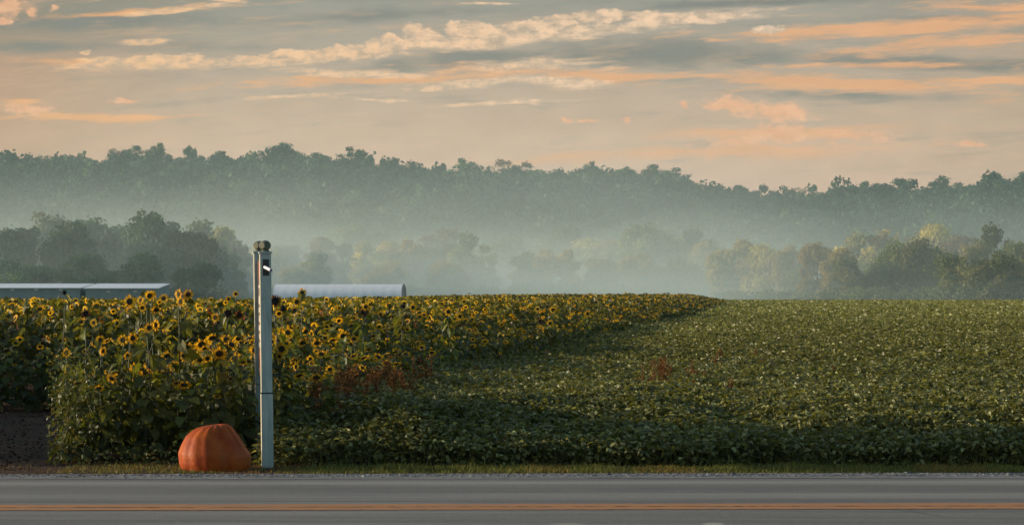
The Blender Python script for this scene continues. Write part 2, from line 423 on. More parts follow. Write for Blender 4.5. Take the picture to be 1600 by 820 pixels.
def road_coords(n):
    geo = n.new('ShaderNodeNewGeometry').outputs['Position']
    s = n.new('ShaderNodeSeparateXYZ', {0: geo}).outputs
    across = n.math('MULTIPLY_ADD', s[0], -RSL, s[1])
    return geo, s[0], across
def band(n, v, c, w, soft=.12):
    a = n.mr(v, c - w - soft, c - w + soft, smooth=True); b = n.mr(v, c + w + soft, c + w - soft, smooth=True)
    return n.math('MULTIPLY', a, b)
m, n, out = new_mat('asphalt')
geo, gx, ac = road_coords(n)
fine = n.noise(geo, 30, 6, .8); longn = n.noise(n.mapping(geo, scale=(.12, 2.2, 1)), 1.6, 6, .65); patch = n.noise(n.mapping(geo, scale=(.3, 1, 1)), .9, 5, .6)
c = n.mix(n.mr(fine, .38, .62), (.085, .079, .068, 1), (.170, .157, .134, 1))
c = n.mix(n.mr(longn, .42, .66, 0, .5), c, (.29, .27, .235, 1))
c = n.mix(n.mr(patch, .52, .70, 0, .55), c, (.085, .085, .083, 1))
c = n.mix(n.math('MULTIPLY', band(n, ac, 24.85, .22, .22), .42), c, (.36, .335, .29, 1))     # worn wheel track
c = n.mix(n.math('MULTIPLY', band(n, ac, 23.2, .30, .3), .28), c, (.31, .29, .25, 1))
c = n.mix(n.math('MULTIPLY', band(n, ac, 24.05, .22, .2), n.mr(longn, .3, .6, .15, .5)), c, (.085, .085, .08, 1))
c = n.mix(n.math('MULTIPLY', band(n, ac, 22.62, .05, .08), n.mr(longn, .35, .6, .3, .8)), c, (.07, .07, .068, 1))
c = n.mix(n.math('MULTIPLY', band(n, ac, 25.22, .025, .05), .5), c, (.07, .07, .068, 1))
# curved tyre scuff in the near lane
sk = n.mapping(geo, loc=(3.36, 21.4, 0), rot=(0, 0, R(-68)), scale=(.5, .035, 1), typ='TEXTURE')
skl = n.new('ShaderNodeVectorMath', {0: sk}, operation='LENGTH').outputs[1]
c = n.mix(n.mr(skl, 1.1, .5, 0, .6), c, (.05, .05, .05, 1))
bl = n.mapping(geo, loc=(1.58, 20.38, 0), scale=(.085, .12, 1), typ='TEXTURE')
bll = n.new('ShaderNodeVectorMath', {0: bl}, operation='LENGTH').outputs[1]
c = n.mix(n.mr(bll, 1.15, .8, 0, .6), c, (.45, .43, .36, 1))
bl = n.mapping(geo, loc=(.44, 20.36, 0), scale=(.14, .10, 1), typ='TEXTURE')
bll = n.new('ShaderNodeVectorMath', {0: bl}, operation='LENGTH').outputs[1]
c = n.mix(n.mr(bll, 1.2, .7, 0, .35), c, (.45, .40, .32, 1))
crk = n.noise(n.mapping(geo, scale=(.5, 1.6, 1)), 3.2, 8, .75)
c = n.mix(n.mr(crk, .60, .70, 0, .5), c, (.06, .06, .06, 1))
pb = n.new('ShaderNodeBsdfPrincipled', {'Base Color': c, 'Roughness': .82, 'Specular IOR Level': .35})
b = n.new('ShaderNodeBump', {'Strength': .35, 'Distance': .004, 'Height': fine}); n.l.new(b.outputs[0], pb.inputs['Normal'])
n.l.new(pb.outputs[0], out.inputs[0]); M['asphalt'] = m
road_sheet('road', 18.6, 25.62, .014, M['asphalt'], thick=.05, ragged=.018)
# gravel shoulder
m, n, out = new_mat('gravel_shoulder')
geo, gx, ac = road_coords(n)
vor = n.new('ShaderNodeTexVoronoi', {'Vector': geo, 'Scale': 26.0}); g2 = n.noise(n.mapping(geo, scale=(.5, 1.2, 1)), 3.0, 6, .7)
c = n.mix(n.mr(vor.outputs['Color'], .2, .9), (.11, .11, .105, 1), (.26, .255, .24, 1))
c = n.mix(n.mr(g2, .54, .64), c, (.035, .035, .03, 1))
pb = n.new('ShaderNodeBsdfPrincipled', {'Base Color': c, 'Roughness': .95, 'Specular IOR Level': .2})
b = n.new('ShaderNodeBump', {'Strength': .8, 'Distance': .012, 'Height': vor.outputs[0]}); n.l.new(b.outputs[0], pb.inputs['Normal'])
n.l.new(pb.outputs[0], out.inputs[0]); M['gravel'] = m
road_sheet('shoulder', 25.62, 26.25, .008, M['gravel'], thick=.03)
road_sheet('near_shoulder', 17.6, 18.6, .008, M['gravel'], thick=.03)
# painted lines
def paint(name, base, wear):
    m, n, out = new_mat(name)
    geo, gx, ac = road_coords(n)
    f = n.noise(n.mapping(geo, scale=(.6, 3.5, 1)), 2.6, 8, .7)
    c = n.mix(n.mr(f, *wear), base, (.16, .15, .14, 1))
    pb = n.new('ShaderNodeBsdfPrincipled', {'Base Color': c, 'Roughness': .75, 'Specular IOR Level': .3})
    n.l.new(pb.outputs[0], out.inputs[0]); return m
M['yellow'] = paint('yellow_line_paint', (.48, .185, .036, 1), (.38, .72, .08, .65))
M['white'] = paint('white_line_paint', (.42, .41, .37, 1), (.38, .58, .25, .95))
road_sheet('road_line', 21.70, 21.98, .018, M['yellow'], ragged=.012)
road_sheet('road_line', 22.01, 22.30, .018, M['yellow'], ragged=.012)
road_sheet('road_line', 25.40, 25.47, .018, M['white'], ragged=.01)

# ------------------------------------------------------------------ pebbles on the shoulder (uncountable)
rng = np.random.default_rng(11)
def pebbles():
    s = Soup()
    ico = np.array([(0, 0, .7), (1, 0, 0), (.3, .9, .1), (-.8, .6, 0), (-.8, -.6, .1), (.3, -.95, 0)])
    tri = [(0, 1, 2), (0, 2, 3), (0, 3, 4), (0, 4, 5), (0, 5, 1)]
    for _ in range(2300):
        x = rng.uniform(-10.5, 10.5); y = 26.2 - abs(rng.normal(0, .22)) + RSL * x; r = rng.uniform(.006, .02) * (1 + (rng.random() < .05))
        a = rng.uniform(0, 6.28); ca, sa = math.cos(a), math.sin(a)
        V = ico * (r * rng.uniform(.8, 1.3), r, r * rng.uniform(.6, 1)); V = V @ np.array([[ca, sa, 0], [-sa, ca, 0], [0, 0, 1]])
        s.add(V + (x, y, .008 if y - RSL * x > 25.62 else .014), tri, 0, rng.random())
    me = s.mesh('pebbles', [leaf_mat('pebble', (.04, .04, .038), (.15, .145, .135), (.3, .29, .26), rough=.9, trans=0, spec=.2)])
    tag(link('pebbles', me), 'loose grey pebbles along the edge of the road', 'pebbles', kind='stuff')
pebbles()

# ------------------------------------------------------------------ blade / leaf clouds
def leaf_cloud(P, az, tilt, roll, L, W, shape='diamond', fold=.22, droop=.15):
    """vectorised leaves. P base point; az heading; tilt below/above horizontal; roll about the midrib"""
    n = len(P)
    if shape == 'diamond':
        base = np.array([(0, 0, 0), (.45, .5, fold), (1, 0, -droop), (.45, -.5, fold)])
        tri = np.array([(0, 2, 1), (0, 3, 2)])
    elif shape == 'ovate':
        base = np.array([(0, 0, 0), (.22, .42, fold * .8), (.66, .40, fold * .5 - droop * .4), (1, 0, -droop), (.66, -.40, fold * .5 - droop * .4), (.22, -.42, fold * .8), (.5, 0, 0)])
        tri = np.array([(0, 6, 1), (6, 2, 1), (6, 3, 2), (0, 5, 6), (6, 5, 4), (6, 4, 3)])
    elif shape == 'blade':
        base = np.array([(0, .5, 0), (0, -.5, 0), (.55, .35, -.02), (.55, -.35, -.02), (1, 0, -droop)])
        tri = np.array([(0, 1, 3), (0, 3, 2), (2, 3, 4)])
    elif shape == 'heart':
        base = np.array([(0, 0, 0), (.35, 0, .0), (.7, 0, -droop * .5), (1, 0, -droop * 1.2),
                         (-.07, .26, fold * .5), (.25, .46, fold), (.62, .30, fold * .6 - droop * .4),
                         (-.07, -.26, fold * .5), (.25, -.46, fold), (.62, -.30, fold * .6 - droop * .4)])
        tri = np.array([(0, 1, 5), (0, 5, 4), (1, 2, 6), (1, 6, 5), (2, 3, 6), (0, 8, 1), (0, 7, 8), (1, 9, 2), (1, 8, 9), (2, 9, 3)])
    L = np.broadcast_to(L, n); W = np.broadcast_to(W, n)
    k = len(base)
    B = np.repeat(base[None], n, 0)
    x = B[..., 0] * L[:, None]; y = B[..., 1] * W[:, None]; z = B[..., 2] * L[:, None]
    cr, sr = np.cos(roll)[:, None], np.sin(roll)[:, None]
    y, z = y * cr - z * sr, y * sr + z * cr
    ct, st = np.cos(tilt)[:, None], np.sin(tilt)[:, None]
    x, z = x * ct - z * st, x * st + z * ct
    ca, sa = np.cos(az)[:, None], np.sin(az)[:, None]
    x, y = x * ca - y * sa, x * sa + y * ca
    V = np.stack([x, y, z], -1) + P[:, None, :]
    T = (tri[None] + (np.arange(n) * k)[:, None, None]).reshape(-1, 3)
    return V.reshape(-1, 3), T, len(tri)

# ------------------------------------------------------------------ soybean field: one mass of leaves
def canopy_h(x, y):
    return .60 + .05 * np.sin(x * 1.9 + .6 * np.sin(y * .5)) * np.sin(y * .8 + 1) + .04 * np.sin(x * 5.1 + y * 2.3) + .025 * np.sin(y * 8.2) + .03 * np.sin(x * .33 + y * .07)
SOY_FRONT, SIDE = 27.35, 4.5
def soy():
    s = Soup(); mats = [M['soy'], M['soil']]
    def zone(d0, d1, shape, leaf, lai, depth, seedoff):
        r = np.random.default_rng(100 + seedoff)
        n = int(((.215 * d0 - bx(d0)) + (.215 * d1 - bx(d1)) + 2 * SIDE) / 2 * (d1 - d0) * lai / (.40 * leaf * leaf * .8))
        # uniform in the strip
        y = r.uniform(d0, d1, int(n * 2.2)); x = r.uniform(min(bx(d0), bx(d1)) - .3, .215 * d1 + SIDE, len(y))
        ok = (x > bx(y) - .3) & (x < .215 * y + SIDE) & (y > SOY_FRONT + .08 * np.sin(x * 3) + RSL * x * .6)
        area_ratio = 1.0
        x, y = x[ok], y[ok]
        A = (.215 * d1 + SIDE - min(bx(d0), bx(d1)) + .3) * (d1 - d0)
        need = A * lai / (.40 * leaf * leaf * .8) / (n * 2.2 if n else 1)
        if need < 1:
            keep = r.random(len(x)) < need; x, y = x[keep], y[keep]
        m_ = len(x)
        h = canopy_h(x, y)
        edge = np.clip((y - SOY_FRONT - RSL * x * .6) / .45, 0, 1)
        h = h * (.50 + .50 * sstep(.0, 1.0, (y - SOY_FRONT - RSL * x * .6) / (2.6 + 1.1 * np.sin(x * .9) + .6 * np.sin(x * 2.7 + 1))))
        dd = r.random(m_) ** np.where(edge < 1, 2.4, 1.7)
        top = h * (.62 + .38 * np.sqrt(edge))
        low = np.where(edge < 1, dd * top * .92, dd * depth)
        z = gz(x, y) + top - low + r.normal(0, .012, m_)
        az = r.normal(-.6, 1.3, m_) + np.where(r.random(m_) < .35, math.pi, 0)
        tilt = r.normal(-.12, .36, m_); roll = r.normal(0.0, .42, m_)
        L = leaf * r.uniform(.7, 1.35, m_)
        V, T, k = leaf_cloud(np.stack([x, y, z], 1), az, tilt, roll, L, L * .62, shape)
        shade = np.clip(r.beta(2, 2.6, m_) + .36 * float(np.clip((d0 - 40) / 120, 0, 1)) + .10 * np.sin(x * .21 + 1) * np.sin(y * .09), 0, 1)  # leaves paler farther out, haze and sun put into their colour
        silvery = r.random(m_) < (.12 if d1 < 50 else .04)  # pale leaves: undersides, plus sheen put into the colour
        shade = np.where(silvery, 1.0, shade * .85)
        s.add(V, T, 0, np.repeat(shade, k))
    zone(27.3, 33, 'ovate', .070, 2.8, .40, 1)
    zone(33, 48, 'ovate', .076, 2.1, .34, 2)
    zone(48, 80, 'diamond', .098, 1.9, .30, 3)
    zone(80, 140, 'diamond', .14, 1.5, .26, 4)
    zone(140, 250, 'diamond', .25, 1.2, .24, 5)
    zone(250, 402, 'diamond', .36, 1.1, .22, 6)
    # under-canopy of shaded stems and leaves that stops the sight of bare soil far out
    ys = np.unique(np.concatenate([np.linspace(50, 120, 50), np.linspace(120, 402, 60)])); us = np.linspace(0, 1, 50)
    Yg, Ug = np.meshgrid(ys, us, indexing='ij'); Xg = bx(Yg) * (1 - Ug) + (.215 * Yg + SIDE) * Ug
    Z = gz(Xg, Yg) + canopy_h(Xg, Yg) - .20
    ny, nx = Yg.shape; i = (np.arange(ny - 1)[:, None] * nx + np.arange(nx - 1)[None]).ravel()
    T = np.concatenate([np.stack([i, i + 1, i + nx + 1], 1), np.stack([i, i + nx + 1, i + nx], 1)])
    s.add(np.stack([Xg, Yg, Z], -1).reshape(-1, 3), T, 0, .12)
    # stems along the front edge
    r = np.random.default_rng(5)
    for _ in range(600):
        x = r.uniform(-2.3, 10); y = SOY_FRONT + .08 * math.sin(x * 3) + RSL * x * .6 + r.uniform(.03, .5)
        p = np.array([(x, y, 0), (x + r.normal(0, .03), y + r.normal(0, .03), .14), (x + r.normal(0, .06), y + r.normal(0, .06), .27)])
        V, T = tube(p, [.006, .005, .003], 3); s.add(V, T, 0, .3)
    tag(link('soybean_crop', s.mesh('soybean_crop', mats)), 'dense knee-high green soybean crop filling the right of the field', 'crop', kind='stuff')
soy()

# ------------------------------------------------------------------ sunflowers
def head_arrays(rd, rp, npet, r, kind='yellow', droop=.0):
    """flower head facing +Z. returns (disc soup arrays, petals soup arrays)"""
    d = Soup(); k = 12
    ring = lambda rr, z: [(rr * math.cos(2 * math.pi * i / k), rr * math.sin(2 * math.pi * i / k), z) for i in range(k)]
    V = ring(rd * 1.05, -.004) + ring(rd * .8, rd * .22) + ring(rd * .4, rd * .16) + [(0, 0, rd * .10)]
    T = []
    for a in range(2):
        for i in range(k):
            j = (i + 1) % k; T += [(a * k + i, a * k + j, (a + 1) * k + j), (a * k + i, (a + 1) * k + j, (a + 1) * k + i)]
    for i in range(k): T.append((2 * k + i, 2 * k + (i + 1) % k, 3 * k))
    d.add(V, T, 0, .5)
    V = ring(rd * 1.06, -.005) + ring(rd * .75, -rd * .45) + [(0, 0, -rd * .75)]; T = []
    for i in range(k):
        j = (i + 1) % k; T += [(i, k + j, j), (i, k + i, k + j), (k + i, 2 * k, k + j)]
    d.add(V, T, 1, .5)
    nb = 10
    az = np.arange(nb) * 2 * math.pi / nb + r.uniform(0, .6, nb)
    P = np.stack([np.cos(az) * rd * .8, np.sin(az) * rd * .8, np.full(nb, -rd * .25)], 1)
    V, T, kk = leaf_cloud(P, az, r.normal(-.1, .3, nb), r.normal(0, .2, nb), rd * .9, rd * .5, 'diamond')
    d.add(V, T, 1, r.random(nb).repeat(kk))
    p = Soup()
    az = np.arange(npet) * 2 * math.pi / npet + r.normal(0, .08, npet)
    P = np.stack([np.cos(az) * rd * .92, np.sin(az) * rd * .92, np.zeros(npet)], 1)
    L = (rp - rd) * r.uniform(.75, 1.12, npet)
    V, T, kk = leaf_cloud(P, az, r.normal(.12 - droop, .22, npet), r.normal(0, .25, npet), L, L * .40, 'ovate', .12, .12)
    p.add(V, T, 0, r.random(npet).repeat(kk))
    return d.arr(), p.arr()

def make_plant(seed, H, heads, leaf=.17, nleaf=15, lean=.06, lo=.12):
    """arrays for stem, leaves, and head list (pos, dir, size, kind)"""
    r = np.random.default_rng(seed)
    la = r.uniform(0, 6.28); top = np.array([math.cos(la) * lean, math.sin(la) * lean, H])
    pts = [np.zeros(3)]
    for t in (.25, .5, .75, .93): pts.append(np.array([top[0] * t * t + r.normal(0, .012), top[1] * t * t + r.normal(0, .012), H * t]))
    st = Soup(); hl = []
    for i, (dx, dz, dr, size, kind) in enumerate(heads):
        dirv = np.array(dr, float); dirv /= np.linalg.norm(dirv)
        if i == 0:
            hp = np.array([top[0] + dx, top[1] - .03, H + dz])
            path = pts + [hp - dirv * .03]
            V, T = tube(path, [.010, .009, .008, .007, .0055, .004], 5); st.add(V, T, 0, r.random())
        else:
            t0 = np.clip((H + dz) / H - .22, .3, .85); b0 = np.array([np.interp(t0, [0, .25, .5, .75, .93], [q[0] for q in pts]), np.interp(t0, [0, .25, .5, .75, .93], [q[1] for q in pts]), H * t0])
            hp = np.array([top[0] + dx, top[1] + r.normal(-.06, .05), H + dz])
            mid = (b0 + hp) / 2 + np.array([dx * .25, 0, -.03])
            V, T = tube([b0, mid, hp - dirv * .02], [.006, .005, .004], 4); st.add(V, T, 0, r.random())
        hl.append((hp, dirv, size, kind))
    lv = Soup()
    f = np.linspace(lo, .95, nleaf) + r.normal(0, .02, nleaf)
    az = np.arange(nleaf) * 2.4 + r.uniform(0, 6) + r.normal(0, .3, nleaf)
    base = np.stack([np.interp(f, [0, .25, .5, .75, .93], [q[0] for q in pts]), np.interp(f, [0, .25, .5, .75, .93], [q[1] for q in pts]), H * f], 1)
    pl = leaf * .45 * r.uniform(.6, 1.2, nleaf) * (1.15 - .5 * f)
    up = r.uniform(.1, .6, nleaf)
    tip = base + np.stack([np.cos(az) * pl * np.cos(up), np.sin(az) * pl * np.cos(up), pl * np.sin(up)], 1)
    for a, b in zip(base, tip):
        V, T = tube([a, b], [.0035, .003], 3); st.add(V, T, 0, .6)
    L = leaf * (1.15 - .55 * f) * r.uniform(.8, 1.25, nleaf)
    V, T, k = leaf_cloud(tip, az, r.normal(-.55, .35, nleaf), r.normal(0, .4, nleaf), L, L * .9, 'heart', .16, .28)
    sh = np.clip(r.beta(2, 3, nleaf) * (.45 + .75 * f), 0, 1)
    lv.add(V, T, 0, np.repeat(sh, k))
    return st.arr(), lv.arr(), hl

TOC = (0, -1, 0)   # towards the road
def rdir(r, droop=False):
    a = r.normal(-.3, 1.0); e = r.normal(.05, .42) if not droop else r.uniform(-1.3, -.6)
    return (math.sin(a) * math.cos(e), -math.cos(a) * math.cos(e), math.sin(e))
head_lib = {}
def head_mesh(kind, var):
    key = (kind, var)
    if key in head_lib: return head_lib[key]
    r = np.random.default_rng(900 + var * 7 + {'yellow': 0, 'rust': 100, 'spent': 200}[kind])
    if kind == 'spent': rd, rp, npet = .040, .058, 10
    elif kind == 'rust': rd, rp, npet = .042, .078, 18
    else: rd, rp, npet = .036, .088, 19 + var
    d, p = head_arrays(rd, rp, npet, r, kind, droop=.5 if kind == 'spent' else 0)
    md = tri_mesh('seed_disc', d[0], d[1], [M['disc'] if kind == 'yellow' else M['disc_dark'], M['sepal']], d[2], d[3])
    mp = tri_mesh('petals', p[0], p[1], [M['petal'] if kind == 'yellow' else M['petal_rust']], p[2], p[3])
    head_lib[key] = (md, mp, d, p)
    return head_lib[key]

GROUP_SF = 'sunflowers standing at the edges of the sunflower field'
def build_plant(name, parts, seed):
    root = bpy.data.objects.new(name, None); C.objects.link(root); root.empty_display_size = .2
    (st, lv, hl) = parts
    link('stem', tri_mesh('stem', st[0], st[1], [M['sf_stem']], st[2], st[3], True), root)
    link('leaves', tri_mesh('leaves', lv[0], lv[1], [M['sf_leaf']], lv[2], lv[3]), root)
    for i, (hp, dv, size, kind) in enumerate(hl):
        md, mp, _, _ = head_mesh(kind, (seed + i) % 4)
        h = link('flower_head', md, root); h.location = hp
        h.rotation_euler = Matrix(rotm(dv).tolist()).to_euler(); h.scale = (size,) * 3
        link('petals', mp, h)
    return root

def rand_heads(seed, n, kinds=(.8, .12, .08)):
    r = np.random.default_rng(seed); out_ = []
    for i in range(n):
        kind = 'yellow' if r.random() < kinds[0] else ('rust' if r.random() < .6 else 'spent')
        dz = 0.02 if i == 0 else -r.uniform(.05, .40)
        out_.append((r.normal(0, .03) if i == 0 else r.choice([-1, 1]) * r.uniform(.07, .2), dz, rdir(r, r.random() < .15), r.uniform(.6, 1.3) * (1.0 if i == 0 else .72), kind))
    return out_

# kinds of repeated plants: (label stem, height, heads, number of leaves)
protos = []
for k in range(10):
    nh = (2, 1, 3, 2, 2, 4, 1, 2, 2, 3)[k]
    hs = rand_heads(40 + k, nh)
    if k == 6: hs = [(0, .02, rdir(np.random.default_rng(3)), 1.0, 'rust')]
    if k == 8: hs = [(0, .02, rdir(np.random.default_rng(5), True), 1.25, 'yellow'), (.12, -.2, rdir(np.random.default_rng(6)), .8, 'spent')]
    P_ = make_plant(60 + k, 1.6, hs, leaf=.235, nleaf=22)
    protos.append((P_, hs))
K_DESC = {0: 'two-headed sunflower', 1: 'single-headed sunflower', 2: 'three-headed sunflower', 3: 'two-headed sunflower', 4: 'two-headed sunflower',
          5: 'four-headed sunflower', 6: 'dark rust-coloured sunflower', 7: 'two-headed sunflower', 8: 'nodding large-headed sunflower', 9: 'three-headed sunflower'}

def plant_positions():
    r = np.random.default_rng(77); out_ = []
    y = 28.0
    pts = []
    # jittered rows
    def fill(d0, d1, sp):
        ys = np.arange(d0, d1, sp)
        for yv in ys:
            xs = np.arange(min(-.212 * yv - 3.5, -13.5 if yv < 42 else 0), bx(yv) + 1.5, sp)
            xx = xs + r.normal(0, sp * .28, len(xs)); yyv = yv + r.normal(0, sp * .28, len(xs))
            e = sf_edge(xx, yyv); ok = e > 0.05
            pts.append(np.stack([xx[ok], yyv[ok], e[ok]], 1))
    fill(28, 60, .40); fill(60, 100, .52); fill(100, 180, .78); fill(180, 402, 1.15)
    return np.concatenate(pts)
PP = plant_positions()
rP = np.random.default_rng(8)
def plant_h(x, y, e, r):
    soft = np.where(y < 46, .58 + .42 * sstep(0, 2.6, e), .62 + .38 * sstep(0, 4.0, e))
    return 1.45 * soft * (1 + r.normal(0, .05, np.shape(x))) + (r.random(np.shape(x)) < .05) * r.uniform(.04, .15, np.shape(x))
HH = plant_h(PP[:, 0], PP[:, 1], PP[:, 2], rP)
# keep the pumpkin and sign clear
score = PP[:, 1] + 5.0 * np.clip(PP[:, 2], 0, 3) ** 1.0
score += np.where(np.abs(PP[:, 0]) > .2 * PP[:, 1] + .1, 500, 0)
order = np.argsort(score)
NI = 272
ind = set(order[:NI].tolist())

def place_label(x, y):
    if x < SF_LEFT + .0 or (y >= SF_BACK - .5 and x < -.105 * y): return 'behind the dirt clearing'
    px = 800 + x / y * F
    if px < 280: return 'left of the pumpkin'
    if px < 400: return 'between pumpkin and post'
    if px < 470: return 'just right of the white post'
    if px < 600: return 'at the field edge below the tunnel'
    if px < 700: return 'at the field edge right of the tunnel'
    return 'on the far field edge'
proot = {}
for q in sorted(ind):
    x, y, e = PP[q]
    k = int(rP.integers(0, 10)) if rP.random() < .95 else 6
    if k not in proot: proot[k] = o = build_plant('sunflower', protos[k][0], k)
    else: o = copy_tree(proot[k])
    s = HH[q] / 1.6
    o.location = (x, y, float(gz(x, y))); o.rotation_euler = (0, 0, rP.normal(0, .35)); o.scale = (1 * (.75 + .25 * s), (.75 + .25 * s), s)
    tag(o, '%s%s %s' % ('tall ' if s > 1.0 else ('short ' if s < .78 else ''), K_DESC[k], place_label(x, y)), 'sunflower', GROUP_SF)

# individually placed plants that stand out in the photograph: (px, py of head, distance, [heads], label)
def feat(px, py, d, heads, label, leaf=.22, nleaf=22, seed=0, lo=.1):
    x = (px - 800) / F * d; z = CAMH + (HY - py) / F * d
    g = float(gz(x, d)); P_ = make_plant(500 + seed, z - g, heads, leaf, nleaf, .02, lo)
    o = build_plant('sunflower', P_, seed); o.location = (x, d, g)
    tag(o, label, 'sunflower', GROUP_SF)
Y_, Ru, Sp = 'yellow', 'rust', 'spent'
feat(200, 471, 29.2, [(0, 0, (-.1, -1, .1), 1.0, Y_), (.14, -.07, (.6, -1, .1), .6, Y_)], 'sunflower with the largest round yellow head, in front of the shed gap', seed=1)
feat(232, 462, 29.6, [(0, 0, (.5, -1, .0), .8, Y_), (.17, -.03, (-.2, -1, .2), .75, Y_), (.08, -.16, (.1, -1, -.9), .9, Y_), (-.1, -.05, (-.7, -1, .1), .65, Y_)], 'sunflower with a crowded cluster of yellow heads below the second shed', seed=2)
feat(282, 460, 29.0, [(0, 0, (-.8, -.7, -.1), .9, Y_), (.10, .0, (.1, -1, .15), .8, Y_), (.03, -.08, (-.6, -1, 0), .8, Y_)], 'sunflower with three heads and up-curled leaves right of the sheds', leaf=.22, seed=3)
feat(99, 457, 40.6, [(0, 0, (.1, -1, 0), .72, Sp)], 'lone dark spent sunflower poking up in front of the first shed', nleaf=26, seed=4)
feat(471, 457, 36.0, [(0, 0, (.1, -1, .15), .85, Y_), (-.07, -.13, (-.1, -1, .1), .9, Y_)], 'tall sunflower with two stacked yellow heads before the white tunnel', seed=5)
feat(135, 490, 29.2, [(0, 0, (.5, -1, .1), .8, Ru), (.1, -.1, (-.3, -1, 0), .6, Y_)], 'rust-headed sunflower low in front of the first shed', seed=6)
feat(430, 470, 30.5, [(0, 0, (.1, -1, .1), 1.1, Ru), (.1, -.09, (.4, -1, .2), .8, Sp)], 'dark maroon sunflower touching the right side of the white post', seed=7)
feat(355, 489, 29.0, [(0, 0, (.0, -1, .3), 1.0, Sp), (.12, -.02, (.5, -1, .2), .8, Ru), (-.14, -.05, (-.4, -1, 0), .7, Y_)], 'sunflower with dark spent heads left of the white post', seed=8)
feat(106, 551, 28.25, [(0, 0, (-.2, -1, .2), .72, Y_)], 'low yellow sunflower leaning out over the dirt clearing', nleaf=26, leaf=.15, seed=9)
feat(160, 531, 28.4, [(0, 0, (-.1, -1, .1), .7, Y_), (.03, -.12, (.8, -.6, -.2), .7, Y_)], 'short sunflower with a yellow head beside the clearing corner', leaf=.14, seed=10)
feat(190, 531, 28.5, [(0, 0, (-.3, -1, -.1), .85, Y_), (.1, .02, (.4, -1, -.1), .8, Y_), (.06, -.17, (.5, -1, -.3), .6, Y_)], 'sunflower with three heads side by side above the dark stems', leaf=.16, seed=11)
feat(232, 512, 28.6, [(0, 0, (-.1, -1, .2), .8, Y_), (.08, .03, (.9, -.4, .0), .9, Y_)], 'sunflower with two pressed-together heads above a broad bright leaf', leaf=.25, seed=12)
feat(345, 552, 28.5, [(0, 0, (.1, -1, -.7), 1.15, Y_)], 'sunflower with one big nodding head above the pumpkin', leaf=.22, seed=13)
feat(240, 448, 33.0, [(0, -.1, (.3, -1, .3), .7, Y_)], 'slender sunflower rising over the second shed roof', nleaf=12, seed=14)
feat(370, 459, 33.5, [(0, 0, (.1, -1, .1), .55, Y_)], 'small thin sunflower standing clear left of the post', nleaf=14, seed=15)
feat(355, 467, 34.0, [(0, 0, (-.1, -1, .1), .55, Y_)], 'small lower sunflower beside the thin one left of the post', nleaf=14, seed=16)
feat(440, 545, 28.6, [(0, 0, (.2, -1, -.3), 1.05, Y_), (-.02, -.08, (-.5, -1, -.3), .6, Y_)], 'drooping sunflower against the right side of the post', leaf=.2, seed=17)
feat(536, 525, 34.0, [(0, 0, (.1, -1, -.8), 1.2, Y_)], 'large nodding sunflower in the leaves below the tunnel', leaf=.22, seed=18)
feat(568, 487, 36.0, [(0, 0, (-.1, -1, .2), 1.05, Ru), (.02, .07, (.1, -1, .2), .75, Y_)], 'rusty sunflower with a yellow head on top below the tunnel', seed=19)
feat(630, 478, 39.0, [(0, 0, (.2, -1, 1.2), .9, Sp), (.15, -.02, (.1, -1, .1), .8, Y_)], 'sunflower with green cup-like head right of the tunnel', seed=20)
feat(700, 487, 45.0, [(0, 0, (.1, -1, .1), 1.0, Y_), (.2, -.08, (-.1, -1, .1), .9, Y_)], 'yellow sunflower pair standing high left of the slanting edge', seed=21)
feat(862, 484, 60.0, [(0, 0, (.1, -1, .1), 1.05, Y_), (-.35, .02, (-.1, -1, .1), .9, Y_)], 'yellow sunflower pair near the middle of the slanting edge', seed=22)
feat(858, 505, 58.0, [(0, .0, (.1, -1, .1), 1.1, Y_), (-.22, .05, (-.2, -1, .1), 1.0, Ru)], 'sunflower with yellow and rust heads below the high pair', seed=23)
feat(917, 490, 72.0, [(0, .0, (.0, -1, .1), 1.3, Y_)], 'ring-shaped yellow sunflower right of the middle of the edge', seed=24)

